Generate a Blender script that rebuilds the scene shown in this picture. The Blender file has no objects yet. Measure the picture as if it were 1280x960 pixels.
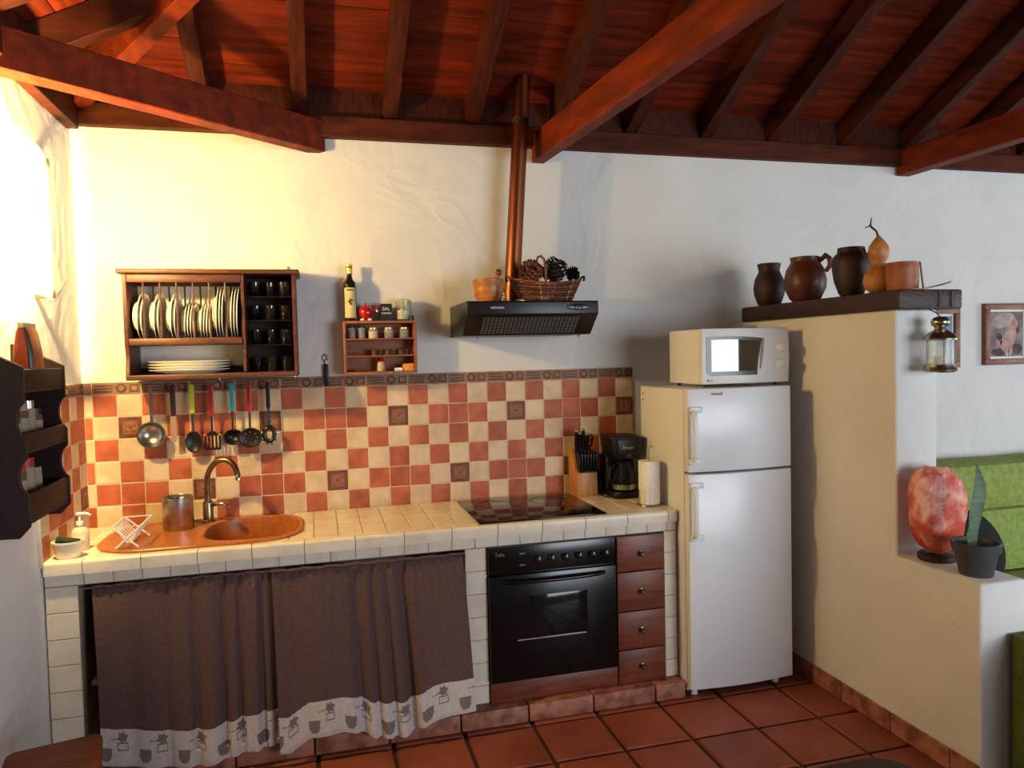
import bpy, bmesh, math, random
from mathutils import Vector, Matrix
random.seed(7)
scene = bpy.context.scene
C = scene.collection

# ---------------------------------------------------------------- camera, light, exposure
cam_data = bpy.data.cameras.new('camera')
cam = bpy.data.objects.new('camera', cam_data); C.objects.link(cam)
cam_data.sensor_width = 36.0
cam_data.lens = 924.23 / 1280 * 36.0
cam_data.clip_start = 0.02
_m = Matrix(((0.966082, 0.033446, -0.25606, -0.03607),
             (-0.257147, 0.033669, -0.965786, -3.65751),
             (-0.023681, 0.998873, 0.041127, 1.58696),
             (0, 0, 0, 1)))
cam.matrix_world = _m
scene.camera = cam

world = bpy.data.worlds.new('world'); scene.world = world
world.use_nodes = True
world.node_tree.nodes['Background'].inputs[0].default_value = (0.75, 0.85, 1.0, 1)
world.node_tree.nodes['Background'].inputs[1].default_value = 0.15

def area_light(name, loc, target, sx, sy, power, col):
    d = bpy.data.lights.new(name, 'AREA'); d.shape = 'RECTANGLE'; d.size = sx; d.size_y = sy
    d.energy = power; d.color = col
    o = bpy.data.objects.new(name, d); C.objects.link(o); o.location = loc
    o.rotation_euler = (Vector(target) - Vector(loc)).to_track_quat('-Z', 'Y').to_euler()
    return o
DAY = (0.81, 0.905, 1.0)
area_light('window_front_offscreen', (4.10, -6.69, 1.40), (4.10, 0, 1.40), 3.3, 1.9, 250, DAY)   # fills the window opening behind the camera that the fridge and microwave reflect
area_light('window_right_offscreen', (6.99, -2.4, 1.55), (0, -2.4, 1.55), 1.45, 1.3, 65, DAY)       # fills the living-room window opening
LAMP_STRENGTH = 6.0          # glow of the wall lamp's frosted shade
LAMP_POWER = 160.0           # bulb behind that shade
LAMP_COL = (1.0, 0.72, 0.27)

vs = scene.view_settings
vs.view_transform = 'Standard'; vs.look = 'None'; vs.gamma = 1.0; vs.use_curve_mapping = False
vs.exposure = 0.0

# ---------------------------------------------------------------- helpers
def lin(c):
    r = []
    for v in c:
        v = v / 255.0
        r.append(v / 12.92 if v <= 0.04045 else ((v + 0.055) / 1.055) ** 2.4)
    return (r[0], r[1], r[2], 1.0)

MATS = {}
def M(name, col, col2=None, scale=6.0, rough=0.5, bump=0.0, bscale=30.0, metal=0.0, stretch=(1, 1, 1),
      vary=0.0, spec=0.5, trans=0.0, emit=None, estr=0.0, coat=0.0, ior=1.45, contrast=(0.35, 0.65), sss=0.0, alpha=1.0, detail=5.0):
    if name in MATS: return MATS[name]
    m = bpy.data.materials.new(name); m.use_nodes = True
    nt = m.node_tree; N = nt.nodes; L = nt.links
    b = N['Principled BSDF']
    b.inputs['Roughness'].default_value = rough
    b.inputs['Metallic'].default_value = metal
    b.inputs['Specular IOR Level'].default_value = spec
    b.inputs['IOR'].default_value = ior
    b.inputs['Transmission Weight'].default_value = trans
    b.inputs['Coat Weight'].default_value = coat
    b.inputs['Alpha'].default_value = alpha
    if sss:
        b.inputs['Subsurface Weight'].default_value = sss
        b.inputs['Subsurface Radius'].default_value = (0.05, 0.02, 0.01)
    b.inputs['Base Color'].default_value = lin(col)
    if emit:
        b.inputs['Emission Color'].default_value = (*emit, 1); b.inputs['Emission Strength'].default_value = estr
    tc = N.new('ShaderNodeTexCoord'); src = tc.outputs['Object']
    oi = N.new('ShaderNodeObjectInfo')
    if vary:
        va = N.new('ShaderNodeVectorMath'); va.operation = 'ADD'
        mu = N.new('ShaderNodeMath'); mu.operation = 'MULTIPLY'; mu.inputs[1].default_value = 37.0
        L.new(oi.outputs['Random'], mu.inputs[0]); L.new(src, va.inputs[0]); L.new(mu.outputs[0], va.inputs[1]); src = va.outputs[0]
    mp = N.new('ShaderNodeMapping'); mp.inputs['Scale'].default_value = stretch
    L.new(src, mp.inputs['Vector']); src = mp.outputs[0]
    cout = None
    if col2 is not None:
        nz = N.new('ShaderNodeTexNoise'); nz.inputs['Scale'].default_value = scale; nz.inputs['Detail'].default_value = detail
        L.new(src, nz.inputs['Vector'])
        rp = N.new('ShaderNodeValToRGB')
        rp.color_ramp.elements[0].position = contrast[0]; rp.color_ramp.elements[0].color = lin(col)
        rp.color_ramp.elements[1].position = contrast[1]; rp.color_ramp.elements[1].color = lin(col2)
        L.new(nz.outputs['Fac'], rp.inputs['Fac']); cout = rp.outputs['Color']
    if vary:
        hs = N.new('ShaderNodeHueSaturation')
        mr = N.new('ShaderNodeMapRange'); mr.inputs['To Min'].default_value = 1 - vary; mr.inputs['To Max'].default_value = 1 + vary * 0.6
        L.new(oi.outputs['Random'], mr.inputs['Value']); L.new(mr.outputs[0], hs.inputs['Value'])
        if cout: L.new(cout, hs.inputs['Color'])
        else: hs.inputs['Color'].default_value = lin(col)
        cout = hs.outputs['Color']
    if cout: L.new(cout, b.inputs['Base Color'])
    if bump:
        n2 = N.new('ShaderNodeTexNoise'); n2.inputs['Scale'].default_value = bscale; n2.inputs['Detail'].default_value = 4
        L.new(src, n2.inputs['Vector'])
        bp = N.new('ShaderNodeBump'); bp.inputs['Strength'].default_value = min(1.0, bump); bp.inputs['Distance'].default_value = 0.01
        L.new(n2.outputs['Fac'], bp.inputs['Height']); L.new(bp.outputs[0], b.inputs['Normal'])
    MATS[name] = m
    return m

def plaster(name, col, col2):
    """hand-trowelled plaster: broad curved ridges plus a fine grain"""
    if name in MATS: return MATS[name]
    m = M(name, col, col2, scale=2.2, rough=0.75, spec=0.3)
    nt = m.node_tree; N = nt.nodes; L = nt.links
    tc = [n for n in N if n.type == 'TEX_COORD'][0]
    w = N.new('ShaderNodeTexNoise'); w.inputs['Scale'].default_value = 2.3; w.inputs['Detail'].default_value = 2.5
    w.inputs['Distortion'].default_value = 1.1
    L.new(tc.outputs['Object'], w.inputs['Vector'])
    v = N.new('ShaderNodeTexVoronoi'); v.feature = 'SMOOTH_F1'; v.inputs['Scale'].default_value = 4.0
    v.inputs['Smoothness'].default_value = 0.12
    mx = N.new('ShaderNodeVectorMath'); mx.operation = 'ADD'
    L.new(tc.outputs['Object'], mx.inputs[0]); L.new(w.outputs['Color'], mx.inputs[1]); L.new(mx.outputs[0], v.inputs['Vector'])
    b1 = N.new('ShaderNodeBump'); b1.inputs['Strength'].default_value = 0.30; b1.inputs['Distance'].default_value = 0.02
    L.new(v.outputs['Distance'], b1.inputs['Height'])
    b2 = N.new('ShaderNodeBump'); b2.inputs['Strength'].default_value = 0.24; b2.inputs['Distance'].default_value = 0.03
    L.new(w.outputs['Fac'], b2.inputs['Height']); L.new(b1.outputs[0], b2.inputs['Normal'])
    L.new(b2.outputs[0], N['Principled BSDF'].inputs['Normal'])
    return m

def wloc(o):
    v = Vector((0, 0, 0))
    while o is not None:
        v = v + o.location; o = o.parent
    return v

def tag(o, label=None, cat=None, group=None, kind=None):
    if label: o['label'] = label
    if cat: o['category'] = cat
    if group: o['group'] = group
    if kind: o['kind'] = kind
    return o

def thing(name, loc, label, cat, group=None):
    o = bpy.data.objects.new(name, None); C.objects.link(o)
    o.location = loc; o.empty_display_size = 0.05
    return tag(o, label, cat, group)

def basis(d):
    d = Vector(d).normalized()
    a = Vector((0, 0, 1)) if abs(d.z) < 0.9 else Vector((1, 0, 0))
    u = d.cross(a).normalized(); v = d.cross(u).normalized()
    return d, u, v

class MB:
    def __init__(s): s.v = []; s.f = []; s.m = []
    def add(s, vs, fs, mi=0):
        o = len(s.v); s.v += [tuple(v) for v in vs]
        s.f += [tuple(i + o for i in f) for f in fs]; s.m += [mi] * len(fs); return s
    def box(s, x0, x1, y0, y1, z0, z1, mi=0):
        vs = [(x, y, z) for x in (x0, x1) for y in (y0, y1) for z in (z0, z1)]
        return s.add(vs, [(0, 1, 3, 2), (4, 6, 7, 5), (0, 4, 5, 1), (2, 3, 7, 6), (0, 2, 6, 4), (1, 5, 7, 3)], mi)
    def beam(s, a, b, w, h, mi=0, up=(0, 0, 1)):
        a = Vector(a); b = Vector(b); d = (b - a).normalized(); u = d.cross(Vector(up)).normalized(); v = u.cross(d)
        vs = [p + u * (sx * w / 2) + v * (sz * h / 2) for p in (a, b) for sx in (-1, 1) for sz in (-1, 1)]
        return s.add(vs, [(0, 1, 3, 2), (4, 6, 7, 5), (0, 4, 5, 1), (2, 3, 7, 6), (0, 2, 6, 4), (1, 5, 7, 3)], mi)
    def cyl(s, a, b, r0, r1=None, n=16, mi=0, caps=True):
        r1 = r0 if r1 is None else r1
        a = Vector(a); b = Vector(b); d, u, v = basis(b - a)
        vs = []
        for p, r in ((a, r0), (b, r1)):
            for k in range(n):
                t = 2 * math.pi * k / n; vs.append(p + u * (r * math.cos(t)) + v * (r * math.sin(t)))
        fs = [(k, (k + 1) % n, n + (k + 1) % n, n + k) for k in range(n)]
        if caps: fs += [tuple(range(n - 1, -1, -1)), tuple(range(n, 2 * n))]
        return s.add(vs, fs, mi)
    def lathe(s, c, prof, n=24, mi=0, sx=1.0, sy=1.0, axis='z'):
        vs = []; rings = []
        for r, z in prof:
            if r < 1e-6: rings.append([len(vs)]); vs.append((0, 0, z))
            else:
                rings.append(list(range(len(vs), len(vs) + n)))
                vs += [(r * math.cos(2 * math.pi * k / n) * sx, r * math.sin(2 * math.pi * k / n) * sy, z) for k in range(n)]
        fs = []
        for A, B in zip(rings, rings[1:]):
            if len(A) == 1 and len(B) == 1: continue
            for k in range(n):
                k2 = (k + 1) % n
                if len(A) == 1: fs.append((A[0], B[k2], B[k]))
                elif len(B) == 1: fs.append((A[k], A[k2], B[0]))
                else: fs.append((A[k], A[k2], B[k2], B[k]))
        if axis == 'y': vs = [(x, -z, y) for x, y, z in vs]
        elif axis == 'x': vs = [(z, y, -x) for x, y, z in vs]
        return s.add([(x + c[0], y + c[1], z + c[2]) for x, y, z in vs], fs, mi)
    def tube(s, pts, r, n=8, mi=0, closed=False, caps=True):
        P = [Vector(p) for p in pts]; m = len(P); rr = r if isinstance(r, (list, tuple)) else [r] * m
        vs = []; nu = None
        for i, p in enumerate(P):
            if closed: t = P[(i + 1) % m] - P[i - 1]
            else: t = P[min(i + 1, m - 1)] - P[max(i - 1, 0)]
            t.normalize()
            if nu is None: _, nu, _ = basis(t)
            nu = (nu - t * nu.dot(t)).normalized(); w = t.cross(nu)
            for k in range(n):
                a = 2 * math.pi * k / n; vs.append(p + nu * (rr[i] * math.cos(a)) + w * (rr[i] * math.sin(a)))
        fs = []
        for i in range(m if closed else m - 1):
            j = (i + 1) % m
            for k in range(n):
                k2 = (k + 1) % n; fs.append((i * n + k, i * n + k2, j * n + k2, j * n + k))
        if caps and not closed: fs += [tuple(range(n - 1, -1, -1)), tuple(range((m - 1) * n, m * n))]
        return s.add(vs, fs, mi)
    def prism(s, poly, axis, a, b, mi=0):
        """poly of 2-D points; axis 'x': (y,z), 'y': (x,z), 'z': (x,y)"""
        n = len(poly); vs = []
        for t in (a, b):
            for p, q in poly:
                vs.append({'x': (t, p, q), 'y': (p, t, q), 'z': (p, q, t)}[axis])
        fs = [tuple(range(n)), tuple(range(2 * n - 1, n - 1, -1))] + [(k, n + k, n + (k + 1) % n, (k + 1) % n) for k in range(n)]
        return s.add(vs, fs, mi)
    def sphere(s, c, r, n=16, m=10, mi=0, sc=(1, 1, 1)):
        prof = [(math.sin(math.pi * i / m) * r, -math.cos(math.pi * i / m) * r) for i in range(m + 1)]
        prof[0] = (0, -r); prof[-1] = (0, r)
        o = len(s.v); s.lathe((0, 0, 0), prof, n, mi)
        for i in range(o, len(s.v)):
            x, y, z = s.v[i]; s.v[i] = (x * sc[0] + c[0], y * sc[1] + c[1], z * sc[2] + c[2])
        return s
    def rot(s, mat, about=(0, 0, 0), start=0):
        A = Vector(about)
        for i in range(start, len(s.v)): s.v[i] = tuple(mat @ (Vector(s.v[i]) - A) + A)
        return s
    def mesh(s, name, mats, off=Vector((0, 0, 0)), bevel=0.0, smooth=True, seg=2, ang=35):
        me = bpy.data.meshes.new(name)
        me.from_pydata([tuple(Vector(v) - off) for v in s.v], [], s.f)
        for k, mt in enumerate(mats if isinstance(mats, (list, tuple)) else [mats]): me.materials.append(mt)
        for p, mi in zip(me.polygons, s.m): p.material_index = mi
        bm = bmesh.new(); bm.from_mesh(me)
        bmesh.ops.recalc_face_normals(bm, faces=bm.faces)
        if bevel:
            es = [e for e in bm.edges if len(e.link_faces) == 2 and e.calc_face_angle(0) > math.radians(ang)]
            bmesh.ops.bevel(bm, geom=es, offset=bevel, segments=seg, profile=0.5, affect='EDGES', clamp_overlap=True)
        bm.to_mesh(me); bm.free()
        if smooth:
            for p in me.polygons: p.use_smooth = True
            me.set_sharp_from_angle(angle=math.radians(40))
        return me
    def build(s, name, mats, parent=None, bevel=0.0, smooth=True, seg=2, base=None):
        if parent is not None: off = wloc(parent)
        elif base is not None: off = Vector(base)
        else:
            xs, ys, zs = zip(*s.v); off = Vector(((min(xs) + max(xs)) / 2, (min(ys) + max(ys)) / 2, min(zs)))
        me = s.mesh(name, mats, off, bevel, smooth, seg)
        o = bpy.data.objects.new(name, me); C.objects.link(o)
        if parent is not None: o.parent = parent
        else: o.location = off
        return o

def inst(name, me, parent, loc, rot=None):
    """a piece that shares its mesh; loc in world space"""
    o = bpy.data.objects.new(name, me); C.objects.link(o)
    if parent is not None: o.parent = parent; o.location = Vector(loc) - wloc(parent)
    else: o.location = loc
    if rot: o.rotation_euler = rot
    return o

def copy_tree(o, parent=None, shift=(0, 0, 0)):
    c = o.copy(); C.objects.link(c); c.parent = parent
    if parent is None: c.location = o.location + Vector(shift)
    for ch in list(o.children): copy_tree(ch, c)
    return c

def text(name, s, size, loc, mat, parent, rot=(math.pi / 2, 0, 0), shear=0.0, align='CENTER', ext=0.0004, bold=0.0):
    cu = bpy.data.curves.new(name, 'FONT'); cu.body = s; cu.size = size; cu.extrude = ext; cu.shear = shear
    cu.align_x = align; cu.offset = bold
    t = bpy.data.objects.new(name + '_tmp', cu); C.objects.link(t)
    dg = bpy.context.evaluated_depsgraph_get(); dg.update()
    me = bpy.data.meshes.new_from_object(t.evaluated_get(dg)); me.name = name
    bpy.data.objects.remove(t, do_unlink=True); bpy.data.curves.remove(cu)
    me.materials.clear(); me.materials.append(mat)
    return inst(name, me, parent, loc, rot)

def cut(o, cutter):
    md = o.modifiers.new('b', 'BOOLEAN'); md.object = cutter; md.operation = 'DIFFERENCE'; md.solver = 'EXACT'
    dg = bpy.context.evaluated_depsgraph_get(); dg.update()
    me = bpy.data.meshes.new_from_object(o.evaluated_get(dg))
    o.modifiers.clear(); o.data = me

def rrect(cx, cy, hx, hy, r, n=6):
    pts = []
    for sx, sy, a0 in ((1, 1, 0), (-1, 1, 90), (-1, -1, 180), (1, -1, 270)):
        for k in range(n + 1):
            a = math.radians(a0 + 90 * k / n)
            pts.append((cx + sx * (hx - r) + r * math.cos(a), cy + sy * (hy - r) + r * math.sin(a)))
    return pts

def interp(tab, x):
    if x <= tab[0][0]: return tab[0][1]
    for (a, b), (c, d) in zip(tab, tab[1:]):
        if x <= c:
            t = (x - a) / (c - a); return b + (d - b) * t
    return tab[-1][1]

# ---------------------------------------------------------------- materials
m_wall = plaster('white_plaster', (214, 211, 206), (222, 219, 214))
m_grout = M('grout', (216, 186, 160), (200, 168, 140), 12, 0.9)
m_fgrout = M('floor_grout', (74, 48, 38), (58, 38, 32), 9, 0.95)
m_pale = M('pale_grout', (176, 160, 138), (156, 140, 120), 12, 0.9)
m_terra = M('terracotta_wall_tile', (184, 98, 64), (156, 76, 48), 14, 0.55, 0.15, 30, vary=0.12)
m_cream = M('cream_wall_tile', (214, 190, 156), (188, 160, 124), 11, 0.5, 0.15, 24, vary=0.08, contrast=(0.4, 0.75))
m_decor = M('brown_decor_tile', (122, 72, 50), (96, 54, 36), 20, 0.6, 0.2, 40, vary=0.06)
m_decor2 = M('brown_decor_relief', (150, 98, 72), (126, 78, 56), 30, 0.6, 0.2, 60)
m_bord = M('border_tile', (150, 112, 84), (124, 88, 64), 24, 0.6, 0.2, 50, vary=0.06)
m_bord2 = M('border_relief', (104, 68, 50), (84, 52, 38), 24, 0.6)
m_ctile = M('cream_counter_tile', (226, 214, 196), (210, 194, 170), 13, 0.22, 0.05, 9, vary=0.04, contrast=(0.45, 0.8), spec=0.5)
m_floor = M('terracotta_floor_tile', (152, 80, 58), (122, 58, 42), 5, 0.5, 0.25, 18, vary=0.12, contrast=(0.3, 0.7))
m_plinth = M('terracotta_skirting_tile', (168, 108, 84), (122, 70, 54), 16, 0.55, 0.2, 24, vary=0.08, contrast=(0.42, 0.62))
m_plank = M('ceiling_plank', (124, 42, 18), (82, 26, 12), 5, 0.6, 0.15, 30, stretch=(0.5, 6, 6), vary=0.18, spec=0.15)
m_plankL = M('ceiling_plank_side', (124, 42, 18), (82, 26, 12), 5, 0.6, 0.15, 30, stretch=(6, 0.5, 6), vary=0.18, spec=0.15)
m_rafter = M('rafter_wood', (80, 34, 18), (56, 23, 13), 7, 0.6, 0.15, 30, stretch=(6, 0.6, 2), vary=0.08, spec=0.15)
m_rafterL = M('rafter_wood_side', (80, 34, 18), (56, 23, 13), 7, 0.6, 0.15, 30, stretch=(0.6, 6, 2), vary=0.08, spec=0.15)
m_tie = M('tie_beam_wood', (128, 48, 21), (94, 33, 15), 5, 0.55, 0.12, 30, stretch=(4, 0.8, 4), vary=0.06, spec=0.15)
m_plate = M('wall_plate_wood', (88, 38, 20), (62, 26, 14), 6, 0.6, 0.12, 30, stretch=(0.8, 4, 4), spec=0.15)
m_dark = M('dark_stained_wood', (62, 32, 22), (44, 22, 16), 6, 0.5, 0.3, 25, stretch=(3, 0.8, 4))
m_rackw = M('rack_wood', (96, 52, 30), (66, 34, 20), 7, 0.45, 0.12, 40, stretch=(1, 5, 5))
m_rackd = M('rack_dark_panel', (56, 34, 24), (40, 24, 18), 7, 0.55)
m_spicew = M('spice_rack_wood', (158, 92, 58), (132, 72, 44), 8, 0.5, 0.1, 40, stretch=(0.8, 5, 5))
m_lrack = M('dark_spice_shelf_wood', (44, 17, 13), (30, 12, 10), 8, 0.55, 0.1, 40, stretch=(5, 0.8, 5))
m_drawer = M('drawer_wood', (126, 62, 38), (96, 44, 28), 6, 0.4, 0.06, 40, stretch=(1.2, 5, 7))
m_black = M('black_enamel', (12, 11, 11), rough=0.22, spec=0.5)
m_blackm = M('black_plastic', (16, 15, 15), rough=0.4)
m_hob = M('hob_glass', (10, 9, 9), rough=0.08, spec=0.35)
m_glassd = M('dark_glass', (22, 20, 20), rough=0.08, spec=0.4)
m_hood = M('hood_metal', (26, 24, 24), rough=0.35, metal=0.2)
m_steel = M('brushed_steel', (190, 184, 176), (160, 154, 146), 30, 0.28, metal=1.0, stretch=(1, 1, 20))
m_chrome = M('chrome', (205, 200, 195), rough=0.14, metal=1.0)
m_brass = M('aged_brass', (158, 140, 104), (112, 98, 72), 18, 0.3, metal=1.0)
m_pewter = M('lantern_pewter', (186, 176, 150), (140, 130, 106), 18, 0.28, metal=1.0)
m_copper = M('copper_pipe', (146, 84, 56), (122, 66, 42), 6, 0.38, metal=1.0, stretch=(1, 1, 0.4))
m_white = M('white_enamel', (226, 226, 228), rough=0.28, spec=0.5)
m_whitep = M('white_plastic', (224, 222, 218), rough=0.4)
m_china = M('white_china', (232, 228, 218), rough=0.18, spec=0.6, coat=0.3)
m_sink = M('brown_composite', (176, 104, 56), (160, 90, 46), 60, 0.3, spec=0.5)
m_cloth = M('mauve_curtain_cloth', (94, 68, 65), (84, 60, 57), 90, 0.9, 0.3, 300, detail=3)
m_band = M('white_curtain_band', (196, 186, 182), (184, 174, 170), 60, 0.9)
m_print = M('mauve_curtain_print', (122, 102, 100), rough=0.9)
m_glass = M('clear_glass', (240, 244, 240), rough=0.03, trans=1.0, ior=1.3)
m_green = M('green_sofa_cloth', (150, 164, 84), (128, 144, 68), 30, 0.9, 0.5, 90, sss=0.0)
m_greend = M('olive_sofa_cloth', (92, 100, 38), (74, 82, 30), 30, 0.9, 0.5, 90)
m_knob = M('antique_bronze', (112, 96, 74), rough=0.3, metal=1.0)
m_red = M('glossy_red', (176, 22, 22), rough=0.15, coat=0.5)
m_gourd = M('gourd_skin', (188, 122, 62), (150, 88, 42), 14, 0.45, contrast=(0.4, 0.7))
m_potd = M('dark_clay', (58, 34, 26), (40, 24, 19), 9, 0.55, 0.3, 20)
m_potr = M('red_brown_clay', (94, 46, 30), (66, 32, 22), 7, 0.4, 0.2, 20)
m_clay = M('orange_clay', (164, 90, 50), (134, 68, 38), 16, 0.5, 0.2, 40)
m_walnut = M('table_wood', (56, 22, 15), (38, 15, 11), 5, 0.4, stretch=(1, 6, 6), spec=0.2)
m_stool = M('stool_wood', (132, 60, 26), (104, 44, 19), 5, 0.45, stretch=(1, 6, 6), spec=0.2)
m_lime = M('lime_plastic', (176, 190, 30), rough=0.35)
m_turq = M('turquoise_plastic', (24, 150, 170), rough=0.35)
m_redp = M('red_plastic', (150, 30, 28), rough=0.35)
m_mort = M('turned_wood', (186, 120, 60), (156, 92, 44), 8, 0.4, stretch=(1, 1, 6))
m_wick = M('wicker', (110, 62, 36), (74, 40, 24), 30, 0.6)
m_wickl = M('pale_wicker', (190, 150, 96), rough=0.6)
m_cone = M('pine_cone', (58, 42, 34), (36, 27, 22), 40, 0.8)
m_dried = M('dried_petal', (128, 74, 50), (96, 52, 36), 40, 0.8)
m_foil = M('label_paper', (214, 198, 140), (188, 172, 112), 20, 0.7)
m_paper = M('paper_towel', (240, 236, 228), (230, 226, 218), 60, 0.9, 0.05, 120)
m_frame = M('picture_frame_wood', (140, 84, 54), (116, 66, 42), 10, 0.45, stretch=(5, 1, 5))
m_mount = M('picture_mount', (226, 222, 214), rough=0.8)
m_leaf = M('snake_plant_leaf', (40, 72, 34), (84, 110, 54), 9, 0.4, stretch=(1, 1, 6))
m_salt = M('salt_crystal', (206, 84, 62), (240, 178, 152), 13, 0.35, 0.7, 16, sss=0.2, contrast=(0.46, 0.66))
m_rubber = M('grey_pot_plastic', (62, 62, 64), rough=0.5)
m_oil = M('dark_green_bottle_glass', (26, 28, 10), rough=0.06, spec=0.7, coat=0.5)
m_knifew = M('beech_block', (196, 134, 76), (176, 112, 58), 7, 0.45, stretch=(5, 5, 0.8))
# ---------------------------------------------------------------- room shell
XL, XR, YF = -1.04, 7.0, -6.7          # left wall, right wall, far wall behind the camera
XP = 2.2                               # kitchen face of the partition
ZW = 2.72
RS = 0.49                              # roof slope
def S(mb, name, mats, **k):
    return tag(mb.build(name, mats, **k), kind='structure')

floor = S(MB().box(XL - .2, XR + .2, YF - .2, .2, -.12, -.012), 'floor', m_fgrout, base=(0, 0, 0), smooth=False)
wall_back = S(MB().box(XL - .2, XR + .2, 0, .2, -.1, ZW), 'wall_back', m_wall, base=(0, 0, 0), smooth=False)
wall_left = S(MB().box(XL - .2, XL, YF, 0, -.1, ZW), 'wall_left', m_wall, base=(XL, 0, 0), smooth=False)
def wall_with_hole(name, axis, a, b, u0, u1, h0, h1, z0, z1):
    mb = MB()
    for (p, q, r, s) in ((u0, h0, -.1, ZW), (h1, u1, -.1, ZW), (h0, h1, -.1, z0), (h0, h1, z1, ZW)):
        if axis == 'y': mb.box(p, q, a, b, r, s)
        else: mb.box(a, b, p, q, r, s)
    return S(mb, name, m_wall, base=(0, 0, 0), smooth=False)
wall_front = wall_with_hole('wall_front', 'y', YF - .2, YF, XL - .2, XR + .2, 2.4, 5.8, .4, 2.4)
wall_right = wall_with_hole('wall_right', 'x', XR, XR + .2, YF, 0, -3.2, -1.6, .85, 2.25)
def window(n, axis, c, u0, u1, z0, z1):
    mb = MB(); w = .06
    def b(p, q, r, s):
        if axis == 'y': mb.box(p, q, c - .03, c + .03, r, s)
        else: mb.box(c - .03, c + .03, p, q, r, s)
    mid = (u0 + u1) / 2
    b(u0, u1, z0, z0 + w); b(u0, u1, z1 - w, z1); b(u0, u0 + w, z0 + w, z1 - w); b(u1 - w, u1, z0 + w, z1 - w); b(mid - .03, mid + .03, z0 + w, z1 - w)
    f = S(mb, 'window_%d' % n, m_dark)
    for (p, q) in ((u0 + w, mid - .03), (mid + .03, u1 - w)):
        g = MB()
        if axis == 'y': g.box(p, q, c - .003, c + .003, z0 + w, z1 - w)
        else: g.box(c - .003, c + .003, p, q, z0 + w, z1 - w)
        g.build('pane', m_glass, f, smooth=False)
    return f
window(1, 'y', YF - .1, 2.4, 5.8, .4, 2.4)
window(2, 'x', XR + .1, -3.2, -1.6, .85, 2.25)

# partition between kitchen and living room: tall part, low ledge
mb = MB()
mb.prism([(0, 0), (0, 1.7255), (-1.2, 1.7255), (-1.2, .735), (-1.593, .735), (-1.593, 0)], 'x', XP, 2.405)
wall_partition = S(mb, 'wall_partition', m_wall, base=(XP, -.8, 0), bevel=.012, seg=3)

# ---------------------------------------------------------------- tiles
def tile_mesh(name, w, h, t, ch, mats, decor=False):
    """tile in the x-z plane, facing -y, lower-left corner at origin, back at y=0"""
    mb = MB(); a, b = 0, w; c, d = 0, h
    V = [(a, 0, c), (b, 0, c), (b, 0, d), (a, 0, d),
         (a, -t + ch * .6, c), (b, -t + ch * .6, c), (b, -t + ch * .6, d), (a, -t + ch * .6, d),
         (a + ch, -t, c + ch), (b - ch, -t, c + ch), (b - ch, -t, d - ch), (a + ch, -t, d - ch)]
    F = [(k, (k + 1) % 4, 4 + (k + 1) % 4, 4 + k) for k in range(4)] + [(4 + k, 4 + (k + 1) % 4, 8 + (k + 1) % 4, 8 + k) for k in range(4)] + [(8, 9, 10, 11)]
    mb.add(V, F)
    if decor:
        # raised panel with a four-petal rosette inside a dark frame
        i = w * .17
        mb.box(i, w - i, -t - .0012, -t, i, h - i, 1)
        for sx in (-1, 1):
            for sz in (-1, 1):
                mb.sphere((w / 2 + sx * w * .13, -t - .001, h / 2 + sz * h * .13), w * .11, 8, 6, 1, (1, .25, 1))
        mb.sphere((w / 2, -t - .0015, h / 2), w * .07, 8, 6, 0, (1, .3, 1))
    return mb.mesh(name, mats, smooth=False)
P = 0.1; G = 0.0042; T = .007
ZT = 1.4454
me_t = tile_mesh('tile_terracotta', P - G, P - G, T, .003, [m_terra])
me_c = tile_mesh('tile_cream', P - G, P - G, T, .003, [m_cream])
me_d = tile_mesh('tile_decor', P - G, P - G, T, .003, [m_decor, m_decor2], True)
def tile_kind(i, j):
    if j == 1:
        if i % 6 == 3: return me_d
        if i % 6 == 0: return me_t
    if j == 4:
        if i % 6 == 0: return me_d
        if i % 6 == 3: return me_t
    return me_t if (i + j) % 2 == 0 else me_c
# grout bed
MB().box(XL, 1.6, -.0052, 0, .84, 1.5).build('grout_bed', m_grout, wall_back, smooth=False)
MB().box(XL, XL + .0052, -.60, 0, .84, 1.5).build('grout_bed', m_grout, wall_left, smooth=False)
me_cut = {}
for j in range(6):
    z = ZT - (j + 1) * P
    for i in range(-10, 16):
        inst('tile', tile_kind(i, j), wall_back, (i * P + G / 2, 0, z + G / 2))
    k = tile_kind(-11, j)
    if k not in me_cut:
        me_cut[k] = tile_mesh('tile_cut', .04 - G - .006, P - G, T, .003, list(k.materials)[:1])
    inst('tile', me_cut[k], wall_back, (-1.034 + G / 2, 0, z + G / 2))
    # left wall: tiles run from the corner towards the room
    for i in range(6):
        inst('tile', tile_kind(-12 - i, j), wall_left, (XL, -(i + 1) * P - .008 + G / 2, z + G / 2), (0, 0, math.pi / 2))
# relief border, 20 cm pieces: three bars, a disc, a square
def border_mesh(name, w, h=.052):
    mb = MB(); t = .008
    mb.box(0, w, -t, 0, 0, h)
    if w > .15:
        for k in range(3): mb.box(.008, .082, -t - .0015, -t, .009 + k * .0135, .016 + k * .0135, 1)
        mb.cyl((.118, -t, h / 2), (.118, -t - .002, h / 2), .022, .020, 14, 1)
        mb.cyl((.118, -t - .002, h / 2), (.118, -t - .003, h / 2), .012, .010, 12, 0)
        mb.box(.152, .19, -t - .0015, -t, .008, h - .008, 1)
        mb.box(.160, .182, -t - .0025, -t - .0015, .016, h - .016, 0)
    return mb.mesh(name, [m_bord, m_bord2], smooth=False)
me_b = border_mesh('border_tile', .2 - G)
for k in range(13):
    inst('border_tile', me_b, wall_back, (-1.0 + .2 * k + G / 2, 0, ZT + .001))
inst('border_tile', border_mesh('border_tile_cut', .034), wall_back, (-1.036, 0, ZT + .001))
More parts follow.
